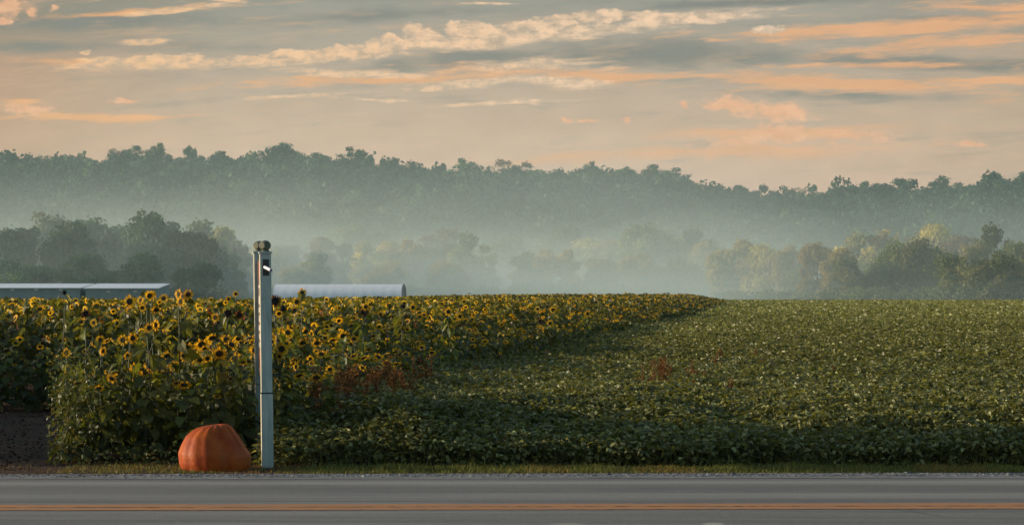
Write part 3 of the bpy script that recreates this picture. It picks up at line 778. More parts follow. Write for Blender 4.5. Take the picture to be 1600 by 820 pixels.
# the rest of the field: thousands of plants, one mass
def lod_arrays(seed, nleaf, nheads, leaf, lo, npet, detail):
    """one simplified plant of height 1.6; material ids 0 leaf 1 stem 2 petal 3 disc 4 rust"""
    r = np.random.default_rng(seed); s = Soup(); H = 1.6
    if detail > 0:
        V, T = tube([(0, 0, H * lo * .5), (r.normal(0, .02), 0, H * .6), (0, 0, H * .98)], [.012, .009, .005], 3); s.add(V, T, 1, r.random())
    f = lo + (1.05 - lo) * r.random(nleaf) ** .75; az = r.uniform(0, 6.28, nleaf)
    rad = leaf * .4 * r.uniform(.2, 1.2, nleaf)
    P = np.stack([np.cos(az) * rad, np.sin(az) * rad, H * f], 1)
    L = leaf * r.uniform(.7, 1.2, nleaf) * (1.1 - .35 * f)
    V, T, k = leaf_cloud(P, az, r.normal(-.5, .4, nleaf), r.normal(0, .5, nleaf), L, L * .85, 'ovate' if detail > 0 else 'diamond', .16, .25)
    s.add(V, T, 0, np.repeat(np.clip(r.beta(2, 3, nleaf) * (.45 + .75 * f), 0, 1), k))
    for i in range(nheads):
        kind = r.random(); rust = kind < .2
        dz = .03 if i == 0 else -r.uniform(.02, .38)
        hp = np.array([r.normal(0, .12) * (i > 0), r.normal(-.03, .08), H + dz]); dv = rdir(r, r.random() < .12)
        sz = r.uniform(.5, 1.1); rd, rp = .036 * sz, .088 * sz
        Rm = rotm(dv); k = npet
        a = np.arange(2 * k) * math.pi / k
        rr = np.where(np.arange(2 * k) % 2 == 0, rp * r.uniform(.85, 1.1, 2 * k), rp * .68)
        if rust: rr = rr * .8
        outer = np.stack([np.cos(a) * rr, np.sin(a) * rr, np.full(2 * k, .006)], 1)
        inner = np.stack([np.cos(a) * rd, np.sin(a) * rd, np.zeros(2 * k)], 1)
        V = np.concatenate([outer, inner]); T = []
        for j in range(2 * k):
            j2 = (j + 1) % (2 * k); T += [(j, j2, 2 * k + j2), (j, 2 * k + j2, 2 * k + j)]
        s.add(V @ Rm.T + hp, T, 4 if rust else 2, r.random())
        kk = 6; a = np.arange(kk) * 2 * math.pi / kk
        V = np.concatenate([np.stack([np.cos(a) * rd * 1.1, np.sin(a) * rd * 1.1, np.full(kk, .004)], 1), [[0, 0, rd * .35]], [[0, 0, -rd * .8]]])
        T = [(j, (j + 1) % kk, kk) for j in range(kk)]; s.add(V @ Rm.T + hp, T, 3, .5)
        T = [((j + 1) % kk, j, kk + 1) for j in range(kk)]; s.add(V @ Rm.T + hp, T, 5, .5)
    return s.arr()

def scatter(protos_, X_, Y_v, S_, r, soup):
    """append transformed copies of prototype arrays at the given places (vectorised per prototype)"""
    pick = r.integers(0, len(protos_), len(X_))
    for k, (V, T, m, rn) in enumerate(protos_):
        ii = np.nonzero(pick == k)[0]
        if not len(ii): continue
        a = r.normal(0, .5, len(ii)); ca, sa = np.cos(a)[:, None], np.sin(a)[:, None]
        sz = S_[ii][:, None]; sw = (.7 + .3 * sz)
        vx = (V[None, :, 0] * ca - V[None, :, 1] * sa) * sw + X_[ii][:, None]
        vy = (V[None, :, 0] * sa + V[None, :, 1] * ca) * sw + Y_v[ii][:, None]
        vz = V[None, :, 2] * sz + gz(X_[ii], Y_v[ii])[:, None]
        VV = np.stack([vx, vy, vz], -1).reshape(-1, 3)
        TT = (T[None] + (np.arange(len(ii)) * len(V))[:, None, None]).reshape(-1, 3)
        soup.V.append(VV); soup.T.append(TT + soup.n); soup.n += len(VV)
        soup.M.append(np.tile(m, len(ii)))
        soup.R.append(np.clip(np.tile(rn, len(ii)) + np.repeat(r.normal(0, .08, len(ii)), len(T)), 0, 1))
def sunflower_mass():
    r = np.random.default_rng(31)
    rest = np.array([i for i in range(len(PP)) if i not in ind])
    x, y, e = PP[rest].T; h = HH[rest] / 1.6
    inview = (np.abs(x) < .212 * y + 3.5) | ((y < 42) & (x > -12.5)); x, y, e, h = x[inview], y[inview], e[inview], h[inview]
    s = Soup()
    near_edge = e < 3.0
    A = (y < 60) & near_edge; B = (y < 60) & ~near_edge; Cm = (y >= 60) & (y < 120) & near_edge; D = (y >= 60) & (y < 120) & ~near_edge
    E = (y >= 120) & (e < 6); G = (y >= 120) & (e >= 6)
    sets = [(A, [lod_arrays(i, 26, (1, 2, 1, 0, 3, 1, 2, 0)[i], .22, .15, 12, 1) for i in range(8)]), (B, [lod_arrays(10 + i, 16, (1, 0, 1, 2, 0, 1, 1, 0)[i], .22, .6, 11, 1) for i in range(8)]),
            (Cm, [lod_arrays(20 + i, 26, (1, 2, 0, 1, 3, 0, 2, 1)[i], .25, .15, 9, 0) for i in range(8)]), (D, [lod_arrays(30 + i, 15, (1, 0, 1, 2, 0, 1, 0, 1)[i], .26, .6, 8, 0) for i in range(8)]),
            (E, [lod_arrays(40 + i, 26, (1, 2, 0, 3, 1, 1)[i], .36, .1, 7, 0) for i in range(6)]), (G, [lod_arrays(50 + i, 14, (1, 2, 0, 1, 0, 1, 2, 0)[i], .40, .6, 6, 0) for i in range(8)])]
    for sel, pr in sets:
        if sel.any(): scatter(pr, x[sel], y[sel], h[sel], r, s)
    me = s.mesh('sunflower_crop', [M['sf_leaf'], M['sf_stem'], M['petal'], M['disc'], M['petal_rust'], M['sepal']])
    tag(link('sunflower_crop', me), 'yellow sunflowers massed across the left field behind the first rows', 'crop', kind='stuff')
    print('sunflower mass tris', len(me.polygons), 'plants', len(x))
sunflower_mass()

# ------------------------------------------------------------------ rusty dock / pigweed stalks in the soybeans
def dock_arrays(seed, H):
    r = np.random.default_rng(seed); st = Soup(); hd = Soup()
    lean = r.normal(0, .05)
    V, T = tube([(0, 0, 0), (lean * .4, 0, H * .5), (lean, 0, H)], [.006, .005, .002], 4); st.add(V, T, 0, .5)
    nb = int(r.integers(3, 7)); spikes = [((0, 0, H * .62), (lean, 0, H))]
    for _ in range(nb):
        t = r.uniform(.55, .85); a = r.uniform(0, 6.28); q = r.uniform(.05, .12)
        b = np.array([lean * t, 0, H * t]); e = b + (math.cos(a) * q, math.sin(a) * q, r.uniform(.08, .2))
        V, T = tube([b, e], [.003, .0015], 3); st.add(V, T, 0, .5); spikes.append((tuple(b + (e - b) * .3), tuple(e)))
    for a, b in spikes:
        a = np.array(a); b = np.array(b); n_ = int(34 * np.linalg.norm(b - a) / .2) + 10
        t = r.random(n_); P = a + (b - a) * t[:, None] + r.normal(0, .010, (n_, 3))
        V, T, k = leaf_cloud(P, r.uniform(0, 6.28, n_), r.uniform(-.2, 1.2, n_), r.uniform(0, 3, n_), r.uniform(.016, .030, n_), .018, 'diamond')
        hd.add(V, T, 0, np.repeat(r.random(n_), k))
    return st, hd
droots = []
for k in range(5):
    st, hd = dock_arrays(70 + k, .9)
    o = bpy.data.objects.new('dock_weed', None); C.objects.link(o)
    link('stalk', st.mesh('stalk', [M['dock_stem']]), o); link('seed_head', hd.mesh('seed_head', [M['dock']]), o)
    droots.append([o, False])
def dock(px, py, d, label, k=None, H=None):
    """py = top of the stalk"""
    k = rD.randrange(5) if k is None else k
    root, used = droots[k]
    o = copy_tree(root) if used else root; droots[k][1] = True
    x = (px - 800) / F * d; g = float(gz(x, d)); z = CAMH + (HY - py) / F * d - g
    o.location = (x, d, g); s = max(.5, z / .9); o.scale = (s * 1.1, s * 1.1, s); o.rotation_euler = (0, 0, rD.uniform(0, 6))
    tag(o, label, 'weed', 'rusty seed stalks standing in the soybeans')
rD = random.Random(4)
for i in range(48):
    d = rD.uniform(28.6, 36.5); px = 800 + (float(bx(d)) + rD.uniform(-.1, .75)) / d * F
    dock(px, HY + (1.8 - rD.uniform(.66, .98)) / d * F, d, 'rusty seed stalk in the thicket just right of the post')
for i in range(17):
    px = rD.gauss(1062, 44); d = rD.uniform(34.5, 39.5); dock(px, HY + (1.8 - rD.uniform(.62, .90)) / d * F, d, 'rusty seed stalk in the soybean clump right of centre')
for px, top, d, lab in [(730, 575, 40, 'rusty seed stalk beside two others near the sunflower edge left of centre'), (742, 572, 41, 'rusty seed stalk with a dark stem near the sunflower edge left of centre'),
        (812, 565, 44, 'lone rusty seed stalk in the soybeans under the middle of the sunflowers'), (858, 548, 50, 'thin rusty seed stalk close to the sunflowers at the middle'),
        (1128, 543, 50, 'tall rusty stalk behind the clump right of centre'), (1118, 553, 46, 'bent rusty stalk just behind the right-of-centre clump'), (1178, 545, 52, 'dark rusty stalk standing alone to the right of the clump'),
        (1303, 572, 42, 'rusty stalk alone on the right side of the soybeans'), (1252, 600, 36, 'short orange-brown stalk low on the right side of the soybeans'), (1051, 630, 29.6, 'dark thin stalk standing at the front of the soybeans'),
        (788, 592, 37.5, 'short rusty stalk right of centre of the nearer soybeans'), (1188, 562, 47, 'small rusty stalk right of the clump, below the dark one')]:
    dock(px, top, d, lab)

# ------------------------------------------------------------------ verge grass, vine weeds
def litter():
    r = np.random.default_rng(19); s = Soup(); n_ = 3000
    x = r.uniform(-9, SF_LEFT + .1, n_); y = 26.6 + r.random(n_) ** 1.3 * 14
    L = r.uniform(.015, .06, n_)
    V, T, k = leaf_cloud(np.stack([x, y, np.full(n_, .012)], 1), r.uniform(0, 6.28, n_), r.normal(.15, .25, n_), r.normal(0, .4, n_), L, L * r.uniform(.15, .5, n_), 'diamond')
    s.add(V, T, 0, np.repeat(r.beta(1.5, 3, n_), k))
    tag(link('leaf_litter', s.mesh('leaf_litter', [leaf_mat('dry_litter', (.025, .018, .013), (.05, .035, .023), (.13, .095, .06), rough=.9, trans=0, spec=.15)])), 'dry stalks and leaf scraps strewn over the bare clearing', 'litter', kind='stuff')
litter()
def verge():
    r = np.random.default_rng(3); s = Soup()
    n_ = 74000
    x = r.uniform(-11.5, 11.5, n_); y = 26.22 + RSL * x + r.beta(1.3, 1.1, n_) * np.where(x > -2.4, 1.15, 1.5)
    clear = (x < SF_LEFT + .25) & (x > -8.2) & (r.random(n_) < .93)
    patchy = .5 + .5 * np.sin(x * 2.3 + 1.1) * np.sin(x * .7) + .3 * np.sin(x * 9)
    keep = ~clear & (r.random(n_) < .62 + .38 * patchy) & ~((x < -2.4) & (r.random(n_) < .45))
    x, y, patchy = x[keep], y[keep], patchy[keep]; n_ = len(x)
    L = r.uniform(.025, .07, n_) * (.7 + .5 * patchy) * np.where(x < -2.4, .7, 1) * np.clip((y - RSL * x - 26.1) / .35, .35, 1) * (1 + 1.2 * (r.random(n_) < .015))
    V, T, k = leaf_cloud(np.stack([x, y, np.zeros(n_)], 1), r.uniform(0, 6.28, n_), r.normal(1.15, .3, n_), r.uniform(-.5, .5, n_), L, .006, 'blade', 0, .25)
    tone = np.clip(r.beta(2, 2, n_) * .75 + .5 * (x < -2.45) * r.random(n_) + .35 * (np.sin(x * 1.3 + 2) * np.sin(x * 3.1) > .35), 0, 1)
    s.add(V, T, 0, np.repeat(tone, k))
    tag(link('verge_grass', s.mesh('verge_grass', [M['grass']])), 'strip of short yellow-green grass between the crops and the road', 'grass', kind='stuff')
    # small leafy vines at the corner of the sunflower block and along its foot
    s = Soup(); n_ = 2600
    t = r.random(n_)
    x = np.where(t < .75, SF_LEFT + np.abs(r.normal(0, .28, n_)) - .08, r.uniform(SF_LEFT, -1.9, n_)); y = np.where(t < .75, r.uniform(27.7, 29.2, n_), r.normal(27.95, .12, n_))
    z = np.where(t < .75, r.beta(1.2, 1.6, n_) * 1.25, r.beta(1, 5, n_) * .5)
    L = r.uniform(.025, .06, n_)
    V, T, k = leaf_cloud(np.stack([x, y, z], 1), r.uniform(0, 6.28, n_), r.normal(-.3, .5, n_), r.normal(0, .5, n_), L, L * .7, 'ovate')
    s.add(V, T, 0, np.repeat(r.beta(2, 2, n_), k))
    tag(link('vine_weeds', s.mesh('vine_weeds', [M['vine']])), 'small-leaved weeds climbing the corner of the sunflowers by the clearing', 'weeds', kind='stuff')
verge()

# ------------------------------------------------------------------ giant pumpkin
def pumpkin():
    m, n, out = new_mat('pumpkin_skin')
    p = n.new('ShaderNodeTexCoord').outputs['Object']
    f = n.noise(p, 5, 7, .65); f2 = n.noise(p, 28, 6, .7); f3 = n.noise(n.mapping(p, scale=(1, 1, .35)), 9, 5, .7)
    c = n.mix(n.mr(f, .35, .65), (.22, .030, .005, 1), (.38, .080, .010, 1))
    c = n.mix(n.mr(f3, .55, .75, 0, .5), c, (.40, .11, .012, 1)); c = n.mix(n.mr(f2, .56, .72, 0, .45), c, (.17, .055, .02, 1))
    c = n.mix(n.mr(n.noise(p, 3.1, 5), .56, .68, 0, .45), c, (.20, .07, .03, 1))
    pb = n.new('ShaderNodeBsdfPrincipled', {'Base Color': c, 'Roughness': .55, 'Specular IOR Level': .15})
    b = n.new('ShaderNodeBump', {'Strength': .4, 'Distance': .008, 'Height': f2}); n.l.new(b.outputs[0], pb.inputs['Normal'])
    n.l.new(pb.outputs[0], out.inputs[0])
    NA, NB = 160, 56
    cre = np.array([-2.75, -2.28, -1.86, -1.50, -1.12, -0.55, -.1, .4, .9, 1.4, 1.9, 2.4, 2.9]); dep = np.array([.045, .03, .022, .028, .085, .045, .04, .05, .05, .05, .05, .05, .05])
    # half widths left and right of the crown at each height, measured in metres
    zz_ = [0, .06, .133, .174, .20, .26, .34, .356, .415, .446, .463, .473]
    xl_ = [-.34, -.362, -.372, -.375, -.368, -.345, -.306, -.297, -.235, -.185, -.12, 0]
    xr_ = [.355, .370, .372, .356, .338, .297, .243, .231, .186, .155, .120, .04]
    V = []; Fc = []
    for i in range(NB + 1):
        t = i / NB                       # 0 = crown, 1 = ground
        z = .473 * (1 - (1 - math.cos(t * math.pi / 2)) ** 1.0) if t < 1 else 0.0
        xl, xr = np.interp(z, zz_, xl_), np.interp(z, zz_, xr_)
        if t == 0: xl = xr = .01
        cx, a_ = (xl + xr) / 2, (xr - xl) / 2
        for j in range(NA):
            ph = 2 * math.pi * j / NA - math.pi
            dd = np.abs((ph - cre + math.pi) % (2 * math.pi) - math.pi)
            cr_ = float(np.sum(1.25 * dep * np.exp(-(dd / .12) ** 2)))
            k = 1 + (.018 - cr_ + .012 * math.sin(3 * ph + 4 * t)) * min(1, t * 5 + .05) * (1 - .4 * t)
            px_ = cx + a_ * k * math.cos(ph)
            V.append((px_, .92 * a_ * k * math.sin(ph), max(0.0, z * (1 + .22 * px_ * (z / .473) ** 6) - .16 * cr_ * math.exp(-((t - .22) / .2) ** 2) - .006 * max(0, 1 - t / .10))))
    for i in range(NB):
        for j in range(NA):
            j2 = (j + 1) % NA; Fc.append((i * NA + j, (i + 1) * NA + j, (i + 1) * NA + j2, i * NA + j2))
    o = poly('pumpkin', V, Fc, m, smooth=True)
    o.location = ((336 - 800) / F * 26.95, 26.95, 0.0)
    tag(o, 'giant lopsided orange pumpkin sitting on the verge beside the post', 'pumpkin')
pumpkin()

# ------------------------------------------------------------------ roadside sign seen end-on: two posts and a board between them
def sign():
    # painted wood, chipped and streaked
    m, n, out = new_mat('painted_post')
    p = n.new('ShaderNodeTexCoord').outputs['Object']
    f = n.noise(n.mapping(p, scale=(6, 6, .7)), 3.0, 8, .68); f2 = n.noise(p, 22, 6, .7)
    c = n.mix(n.mr(f, .40, .66), (.40, .46, .43, 1), (.25, .32, .30, 1)); c = n.mix(n.mr(f, .60, .74, 0, .7), c, (.17, .17, .12, 1))
    c = n.mix(n.mr(f2, .64, .70, 0, .85), c, (.07, .09, .085, 1))
    pb = n.new('ShaderNodeBsdfPrincipled', {'Base Color': c, 'Roughness': .6, 'Specular IOR Level': .4})
    b = n.new('ShaderNodeBump', {'Strength': .3, 'Distance': .004, 'Height': f}); n.l.new(b.outputs[0], pb.inputs['Normal'])
    n.l.new(pb.outputs[0], out.inputs[0]); paintm = m
    cream = simple_mat('sunlit_post_edge', (.62, .56, .42), .6, .3, 9, .3, stretch=(4, 4, .6))  # cream colour stands in for low sun on the posts' left faces
    knobm = simple_mat('weathered_knob', (.16, .16, .12), .75, .3, 16, .5, col2=(.07, .075, .05), bump=.4)
    darkm = simple_mat('dark_board', (.045, .035, .030), .7, .3, 9, .4, col2=(.09, .06, .045))
    redm = simple_mat('red_paint', (.36, .045, .025), .6, .35, 12, .35)
    whitem = simple_mat('white_lettering', (.38, .35, .30), .6, .3, 12, .2)
    platem = simple_mat('dark_metal_plate', (.035, .038, .04), .5, .4, 14, .4)
    tubem = simple_mat('white_plastic_tube', (.80, .79, .82), .35, .5, 10, .1)
    tubee = simple_mat('tube_cap', (.20, .20, .30), .5, .4, 10, .2)
    greenm = simple_mat('joint_gap', (.03, .055, .05), .8, .2, 10, .2)
    root = bpy.data.objects.new('roadside_sign', None); C.objects.link(root)
    fx, fy = (418 - 800) / F * 27.25, 27.25
    root.location = (fx, fy, 0)
    ang = math.atan2(-.235, 1.8)    # board runs away from the road
    root.rotation_euler = (0, R(-.65), 0)
    hw = .058
    def post(oy, ox, H, main):
        V, Fc = boxvf(-hw, hw, -hw, hw, 0.0, H - .13)
        # faces: front/back weathered, left face lighter cream, sunlight put into its colour
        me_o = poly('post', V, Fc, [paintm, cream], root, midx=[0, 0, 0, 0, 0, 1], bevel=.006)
        me_o.location = (ox, oy, 0); me_o.rotation_euler = (0, 0, R(9))
        box('cap_moulding', -hw - .012, hw + .012, -hw - .012, hw + .012, H - .13, H - .108, paintm, me_o, .005)
        # knob: neck and a ball cut by four flats
        prof = [(.045, 0), (.046, .01), (.030, .022), (.030, .032)]
        Vv = []; Ff = []; k = 16
        for rr, zz in prof: Vv += [(rr * math.cos(2 * math.pi * i / k), rr * math.sin(2 * math.pi * i / k), H - .108 + zz) for i in range(k)]
        for a in range(3):
            for i in range(k): Ff.append((a * k + i, a * k + (i + 1) % k, (a + 1) * k + (i + 1) % k, (a + 1) * k + i))
        poly('neck', Vv, Ff, knobm, me_o, True)
        Vv = []; Ff = []; K2, K3 = 32, 20; rb = .062
        for a in range(K3 + 1):
            th = math.pi * a / K3
            for i in range(K2):
                q = 2 * math.pi * i / K2
                px_, py_, pz_ = math.sin(th) * math.cos(q), math.sin(th) * math.sin(q), math.cos(th)
                c45 = math.sqrt(.5); a1 = (px_ + py_) * c45; a2 = (-px_ + py_) * c45
                a1 = max(-.78, min(.78, a1)); a2 = max(-.78, min(.78, a2))
                Vv.append(((a1 - a2) * c45 * rb, (a1 + a2) * c45 * rb, H - .043 + pz_ * rb * .85))
        for a in range(K3):
            for i in range(K2): Ff.append((a * K2 + i, (a + 1) * K2 + i, (a + 1) * K2 + (i + 1) % K2, a * K2 + (i + 1) % K2))
        poly('knob', Vv, Ff, knobm, me_o, False)
        return me_o
    H1 = CAMH + (HY - 377) / F * 27.25
    p1 = post(0, 0, H1, True)
    # joint a third of the way up, with a thicker lower sleeve
    zj = CAMH + (HY - 614) / F * 27.2
    box('joint_band', -hw - .004, hw + .004, -hw - .004, hw + .004, zj - .008, zj + .008, greenm, p1)
    # thicker sleeve boards below the joint
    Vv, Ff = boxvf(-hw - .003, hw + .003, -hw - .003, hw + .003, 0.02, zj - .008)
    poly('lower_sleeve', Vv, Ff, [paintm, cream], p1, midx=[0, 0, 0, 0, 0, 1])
    L = 1.75
    p2 = post(L, -.235, H1 + .035, False)
    # board
    zt, zb = CAMH + (HY - 404) / F * 28, CAMH + (HY - 590) / F * 28
    bd = bpy.data.objects.new('sign_board', None)
    y0, y1 = hw + .004, L - hw - .004
    V, Fc = boxvf(-.018, .018, y0, y1, zb, zt)
    bd = poly('sign_board', V, Fc, darkm, root); 
    sl = -.235 / L
    def shear(o_):
        for v_ in o_.data.vertices: v_.co.x += sl * v_.co.y
    shear(bd)
    def plate(name, mat, ya, yb, py0, py1, t=.006, par=bd):
        z1 = CAMH + (HY - py0) / F * 28; z0 = CAMH + (HY - py1) / F * 28
        V, Fc = boxvf(-.018 - t, -.0185, ya, yb, z0, z1); o_ = poly(name, V, Fc, mat, par); shear(o_); return o_
    plate('red_panel', redm, y0 + .02, y1 - .5, 408, 436)
    plate('red_panel', redm, y0 + .02, y1 - .45, 548, 579)
    for i, (a, b_) in enumerate([(445, 449), (462, 475), (480, 488), (493, 503), (508, 517), (522, 531), (535, 543)]):
        plate('lettering', whitem, y0 + .02 + .03 * (i % 3), y1 - .35 - .06 * (i % 2), a, b_, .008)
    # dark plate with a white tube sticking out of the post face
    z1, z0 = CAMH + (HY - 405) / F * 27.2, CAMH + (HY - 430.5) / F * 27.2
    pl = box('metal_plate', -.030, .034, -hw - .010, -hw - .001, z0, z1, platem, p1, .003)
    zc = CAMH + (HY - 418) / F * 27.2
    a = np.array([-.010, -hw - .004, zc + .006]); b2 = a + np.array([.058, -.13, -.036])
    V, T = tube([a, a + (b2 - a) * .94], [.0155, .0155], 14); me = tri_mesh('tube', V, T, [tubem], smooth=False); tb = link('tube', me, pl)
    V, T = tube([a + (b2 - a) * .94, b2], [.0165, .0165], 14); link('tube_cap', tri_mesh('tube_cap', V, T, [tubee]), tb)
    tag(root, 'tall pale weathered wooden sign seen edge-on, two round-capped posts with a red board', 'sign')
sign()

# ------------------------------------------------------------------ sheds and tunnel beyond the field
def sheds():
    wall = simple_mat('grey_shed_wall', (.26, .29, .285), .7, .3, .6, .2, stretch=(1, 1, .3))
    lowm = simple_mat('pale_lower_wall', (.60, .63, .63), .7, .3, .6, .15)
    roofm, n, out = new_mat('white_metal_roof')
    p = n.new('ShaderNodeTexCoord').outputs['Object']
    wv = n.new('ShaderNodeTexWave', {'Vector': p, 'Scale': 1.1}); wv.bands_direction = 'X'
    c = n.mix(n.mr(n.noise(p, .5, 4), .35, .65), (.90, .89, .88, 1), (.82, .81, .80, 1))
    pb = n.new('ShaderNodeBsdfPrincipled', {'Base Color': c, 'Roughness': .5, 'Specular IOR Level': .4})
    b = n.new('ShaderNodeBump', {'Strength': .3, 'Distance': .04, 'Height': wv.outputs[1]}); n.l.new(b.outputs[0], pb.inputs['Normal']); n.l.new(pb.outputs[0], out.inputs[0])
    lampm = simple_mat('lamp_housing', (.62, .60, .55), .5, .4, 4, .1)
    def shed(x0, x1, y0, D, ze, zr, label, lamps, low_until):
        root = bpy.data.objects.new('shed', None); C.objects.link(root); g = float(gz((x0 + x1) / 2, y0))
        root.location = (x1, y0, g - .05); W = x1 - x0; ze -= g; zr -= g
        V = [(-W, 0, 0), (0, 0, 0), (0, D, 0), (-W, D, 0), (-W, 0, ze), (0, 0, ze), (0, D, zr), (-W, D, zr)]
        Fc = [(0, 1, 5, 4), (1, 2, 6, 5), (2, 3, 7, 6), (3, 0, 4, 7), (4, 5, 6, 7)]
        poly('wall', V, Fc, wall, root)
        sl = (zr - ze) / D; o_, t_ = .35, .14
        V = [(-W - .3, -o_, ze - sl * o_ + .03), (.12, -o_, ze - sl * o_ + .03), (.12, D + .1, zr + sl * .1 + .03), (-W - .3, D + .1, zr + sl * .1 + .03)]
        V += [(a, b, c_ + t_) for a, b, c_ in V]
        Fc = [(0, 3, 2, 1), (4, 5, 6, 7), (0, 1, 5, 4), (1, 2, 6, 5), (2, 3, 7, 6), (3, 0, 4, 7)]
        poly('roof', V, Fc, roofm, root)
        box('lower_panel', -W + .2, -low_until, -.06, -.01, .1, 1.35 , lowm, root)
        box('lower_panel', .01, .06, .5, D - 1.5, .1, 1.35, lowm, root)
        for lx, ly in lamps:
            px_ = (lx - 800) / F * y0 - x1; z_ = CAMH + (HY - ly) / F * y0 - g
            box('wall_lamp', px_ - .3, px_ + .3, -.35, -.02, z_ - .12, z_ + .14, lampm, root, .04)
        tag(root, label, 'shed', 'long white-roofed sheds behind the sunflowers')
    shed(-106, -71.5, 430, 14, 3.05, 3.78, 'longer grey shed with a white sloping roof, leftmost behind the sunflowers', [(57, 452), (95, 452.5), (20, 452.5)], 9.5)
    shed(-70.6, -58.6, 430, 14, 3.0, 3.78, 'shorter grey shed with a white sloping roof, next to the longer one', [(170, 455), (212, 455)], 4.0)
    # high tunnel
    film, n, out = new_mat('white_tunnel_film')
    p = n.new('ShaderNodeTexCoord').outputs['Object']
    c = n.mix(n.mr(n.noise(n.mapping(p, scale=(1, .3, .3)), .9, 5), .35, .65), (.93, .91, .87, 1), (.87, .85, .82, 1))
    pb = n.new('ShaderNodeBsdfPrincipled', {'Base Color': c, 'Roughness': .45, 'Specular IOR Level': .4}); tr = n.new('ShaderNodeBsdfTranslucent', {0: (.7, .7, .7, 1)})
    n.l.new(n.new('ShaderNodeMixShader', {0: .08, 1: pb.outputs[0], 2: tr.outputs[0]}).outputs[0], out.inputs[0])
    endm = simple_mat('tunnel_end_film', (.62, .50, .46), .6, .3, .8, .2)
    fr = simple_mat('tunnel_frame', (.20, .22, .22), .5, .4, 2, .2)
    root = bpy.data.objects.new('high_tunnel', None); C.objects.link(root)
    W, HT, LN = 5.2, 4.15, 20.2
    def arc(t):  # t 0..1 from near foot over the top
        a = math.pi * t; return (-W * math.copysign(abs(math.cos(a)) ** .85, math.cos(a)), HT * abs(math.sin(a)) ** .62)
    NS, NT_ = 24, 112; V = []; Fc = []
    for i in range(NT_ + 1):
        x = LN * i / NT_; sag = 1 - .0015 * abs(math.sin(math.pi * x / 1.55)) 
        for j in range(NS + 1):
            yv, zz = arc(j / NS); V.append((x, yv * sag, zz * (sag if zz > .3 else 1)))
    for i in range(NT_):
        for j in range(NS): a = i * (NS + 1) + j; Fc.append((a, a + NS + 1, a + NS + 2, a + 1))
    poly('cover', V, Fc, film, root, True)
    for xe in (.02, LN - .05):
        V = [(xe, *arc(j / NS)) for j in range(NS + 1)] + [(xe, 0, 0)]
        poly('end_wall', V, [tuple(range(NS + 1))], endm, root)
    s = Soup()
    for xe in (LN + .02,):
        V, T = tube([(xe, *arc(j / NS)) for j in range(NS + 1)], [.05] * (NS + 1), 5); s.add(V, T)
        for yv in (-1.6, 1.6): V, T = tube([(xe + .05, yv, 0), (xe + .05, yv, 3.6)], [.05, .05], 4); s.add(V, T)
    link('end_frame', s.mesh('end_frame', [fr]), root)
    root.location = ((428 - 800) / F * 408, 413, float(gz(-30, 413)) - .35); root.rotation_euler = (0, 0, R(-2.0))
    tag(root, 'long white plastic-covered growing tunnel with rounded roof behind the sunflowers', 'tunnel')
    # small pale farm buildings half lost in the mist
    def cottage(px, py, d, W, D, ze, zr, wm, rm, label, nm='farm_building'):
        x = (px - 800) / F * d; root = bpy.data.objects.new(nm, None); C.objects.link(root); g = float(gz(x, d)); root.location = (x, d, g)
        V = [(0, 0, 0), (W, 0, 0), (W, D, 0), (0, D, 0), (0, 0, ze), (W, 0, ze), (W, D, ze), (0, D, ze), (0, D / 2, zr - .05), (W, D / 2, zr - .05)]
        poly('wall', V, [(0, 1, 5, 4), (1, 2, 6, 9, 5), (2, 3, 7, 6), (3, 0, 4, 8, 7)], wm, root)
        V = []
        for sgn in (0, 1):
            yb = -.3 if sgn == 0 else D + .3
            V += [(-.3, yb, ze - .1), (W + .3, yb, ze - .1), (W + .3, D / 2, zr), (-.3, D / 2, zr)]
        V += [(a, b, c_ + .12) for a, b, c_ in V]
        Fc = [(0, 1, 2, 3), (8, 11, 10, 9), (0, 8, 9, 1), (1, 9, 10, 2), (3, 2, 10, 11), (0, 3, 11, 8), (4, 7, 6, 5), (12, 13, 14, 15), (4, 5, 13, 12), (5, 6, 14, 13), (4, 12, 15, 7)]
        poly('roof', V, Fc, rm, root)
        tag(root, label, 'building')
    cottage(380, 470, 500, 2.7, 6, 2.1, 2.7, simple_mat('faded_boards', (.30, .27, .24), .8, .2, 1, .2), simple_mat('faded_roof', (.42, .36, .33), .8, .2, 1, .2), 'small low farm building with a dull roof left of the post')
    cottage(364, 455, 520, 1.35, 5, 3.0, 3.2, simple_mat('white_boards', (.75, .74, .72), .7, .2, 1, .1), simple_mat('white_shed_roof', (.8, .8, .8), .6, .3, 1, .1), 'tiny white building in the mist behind the low one')
sheds()

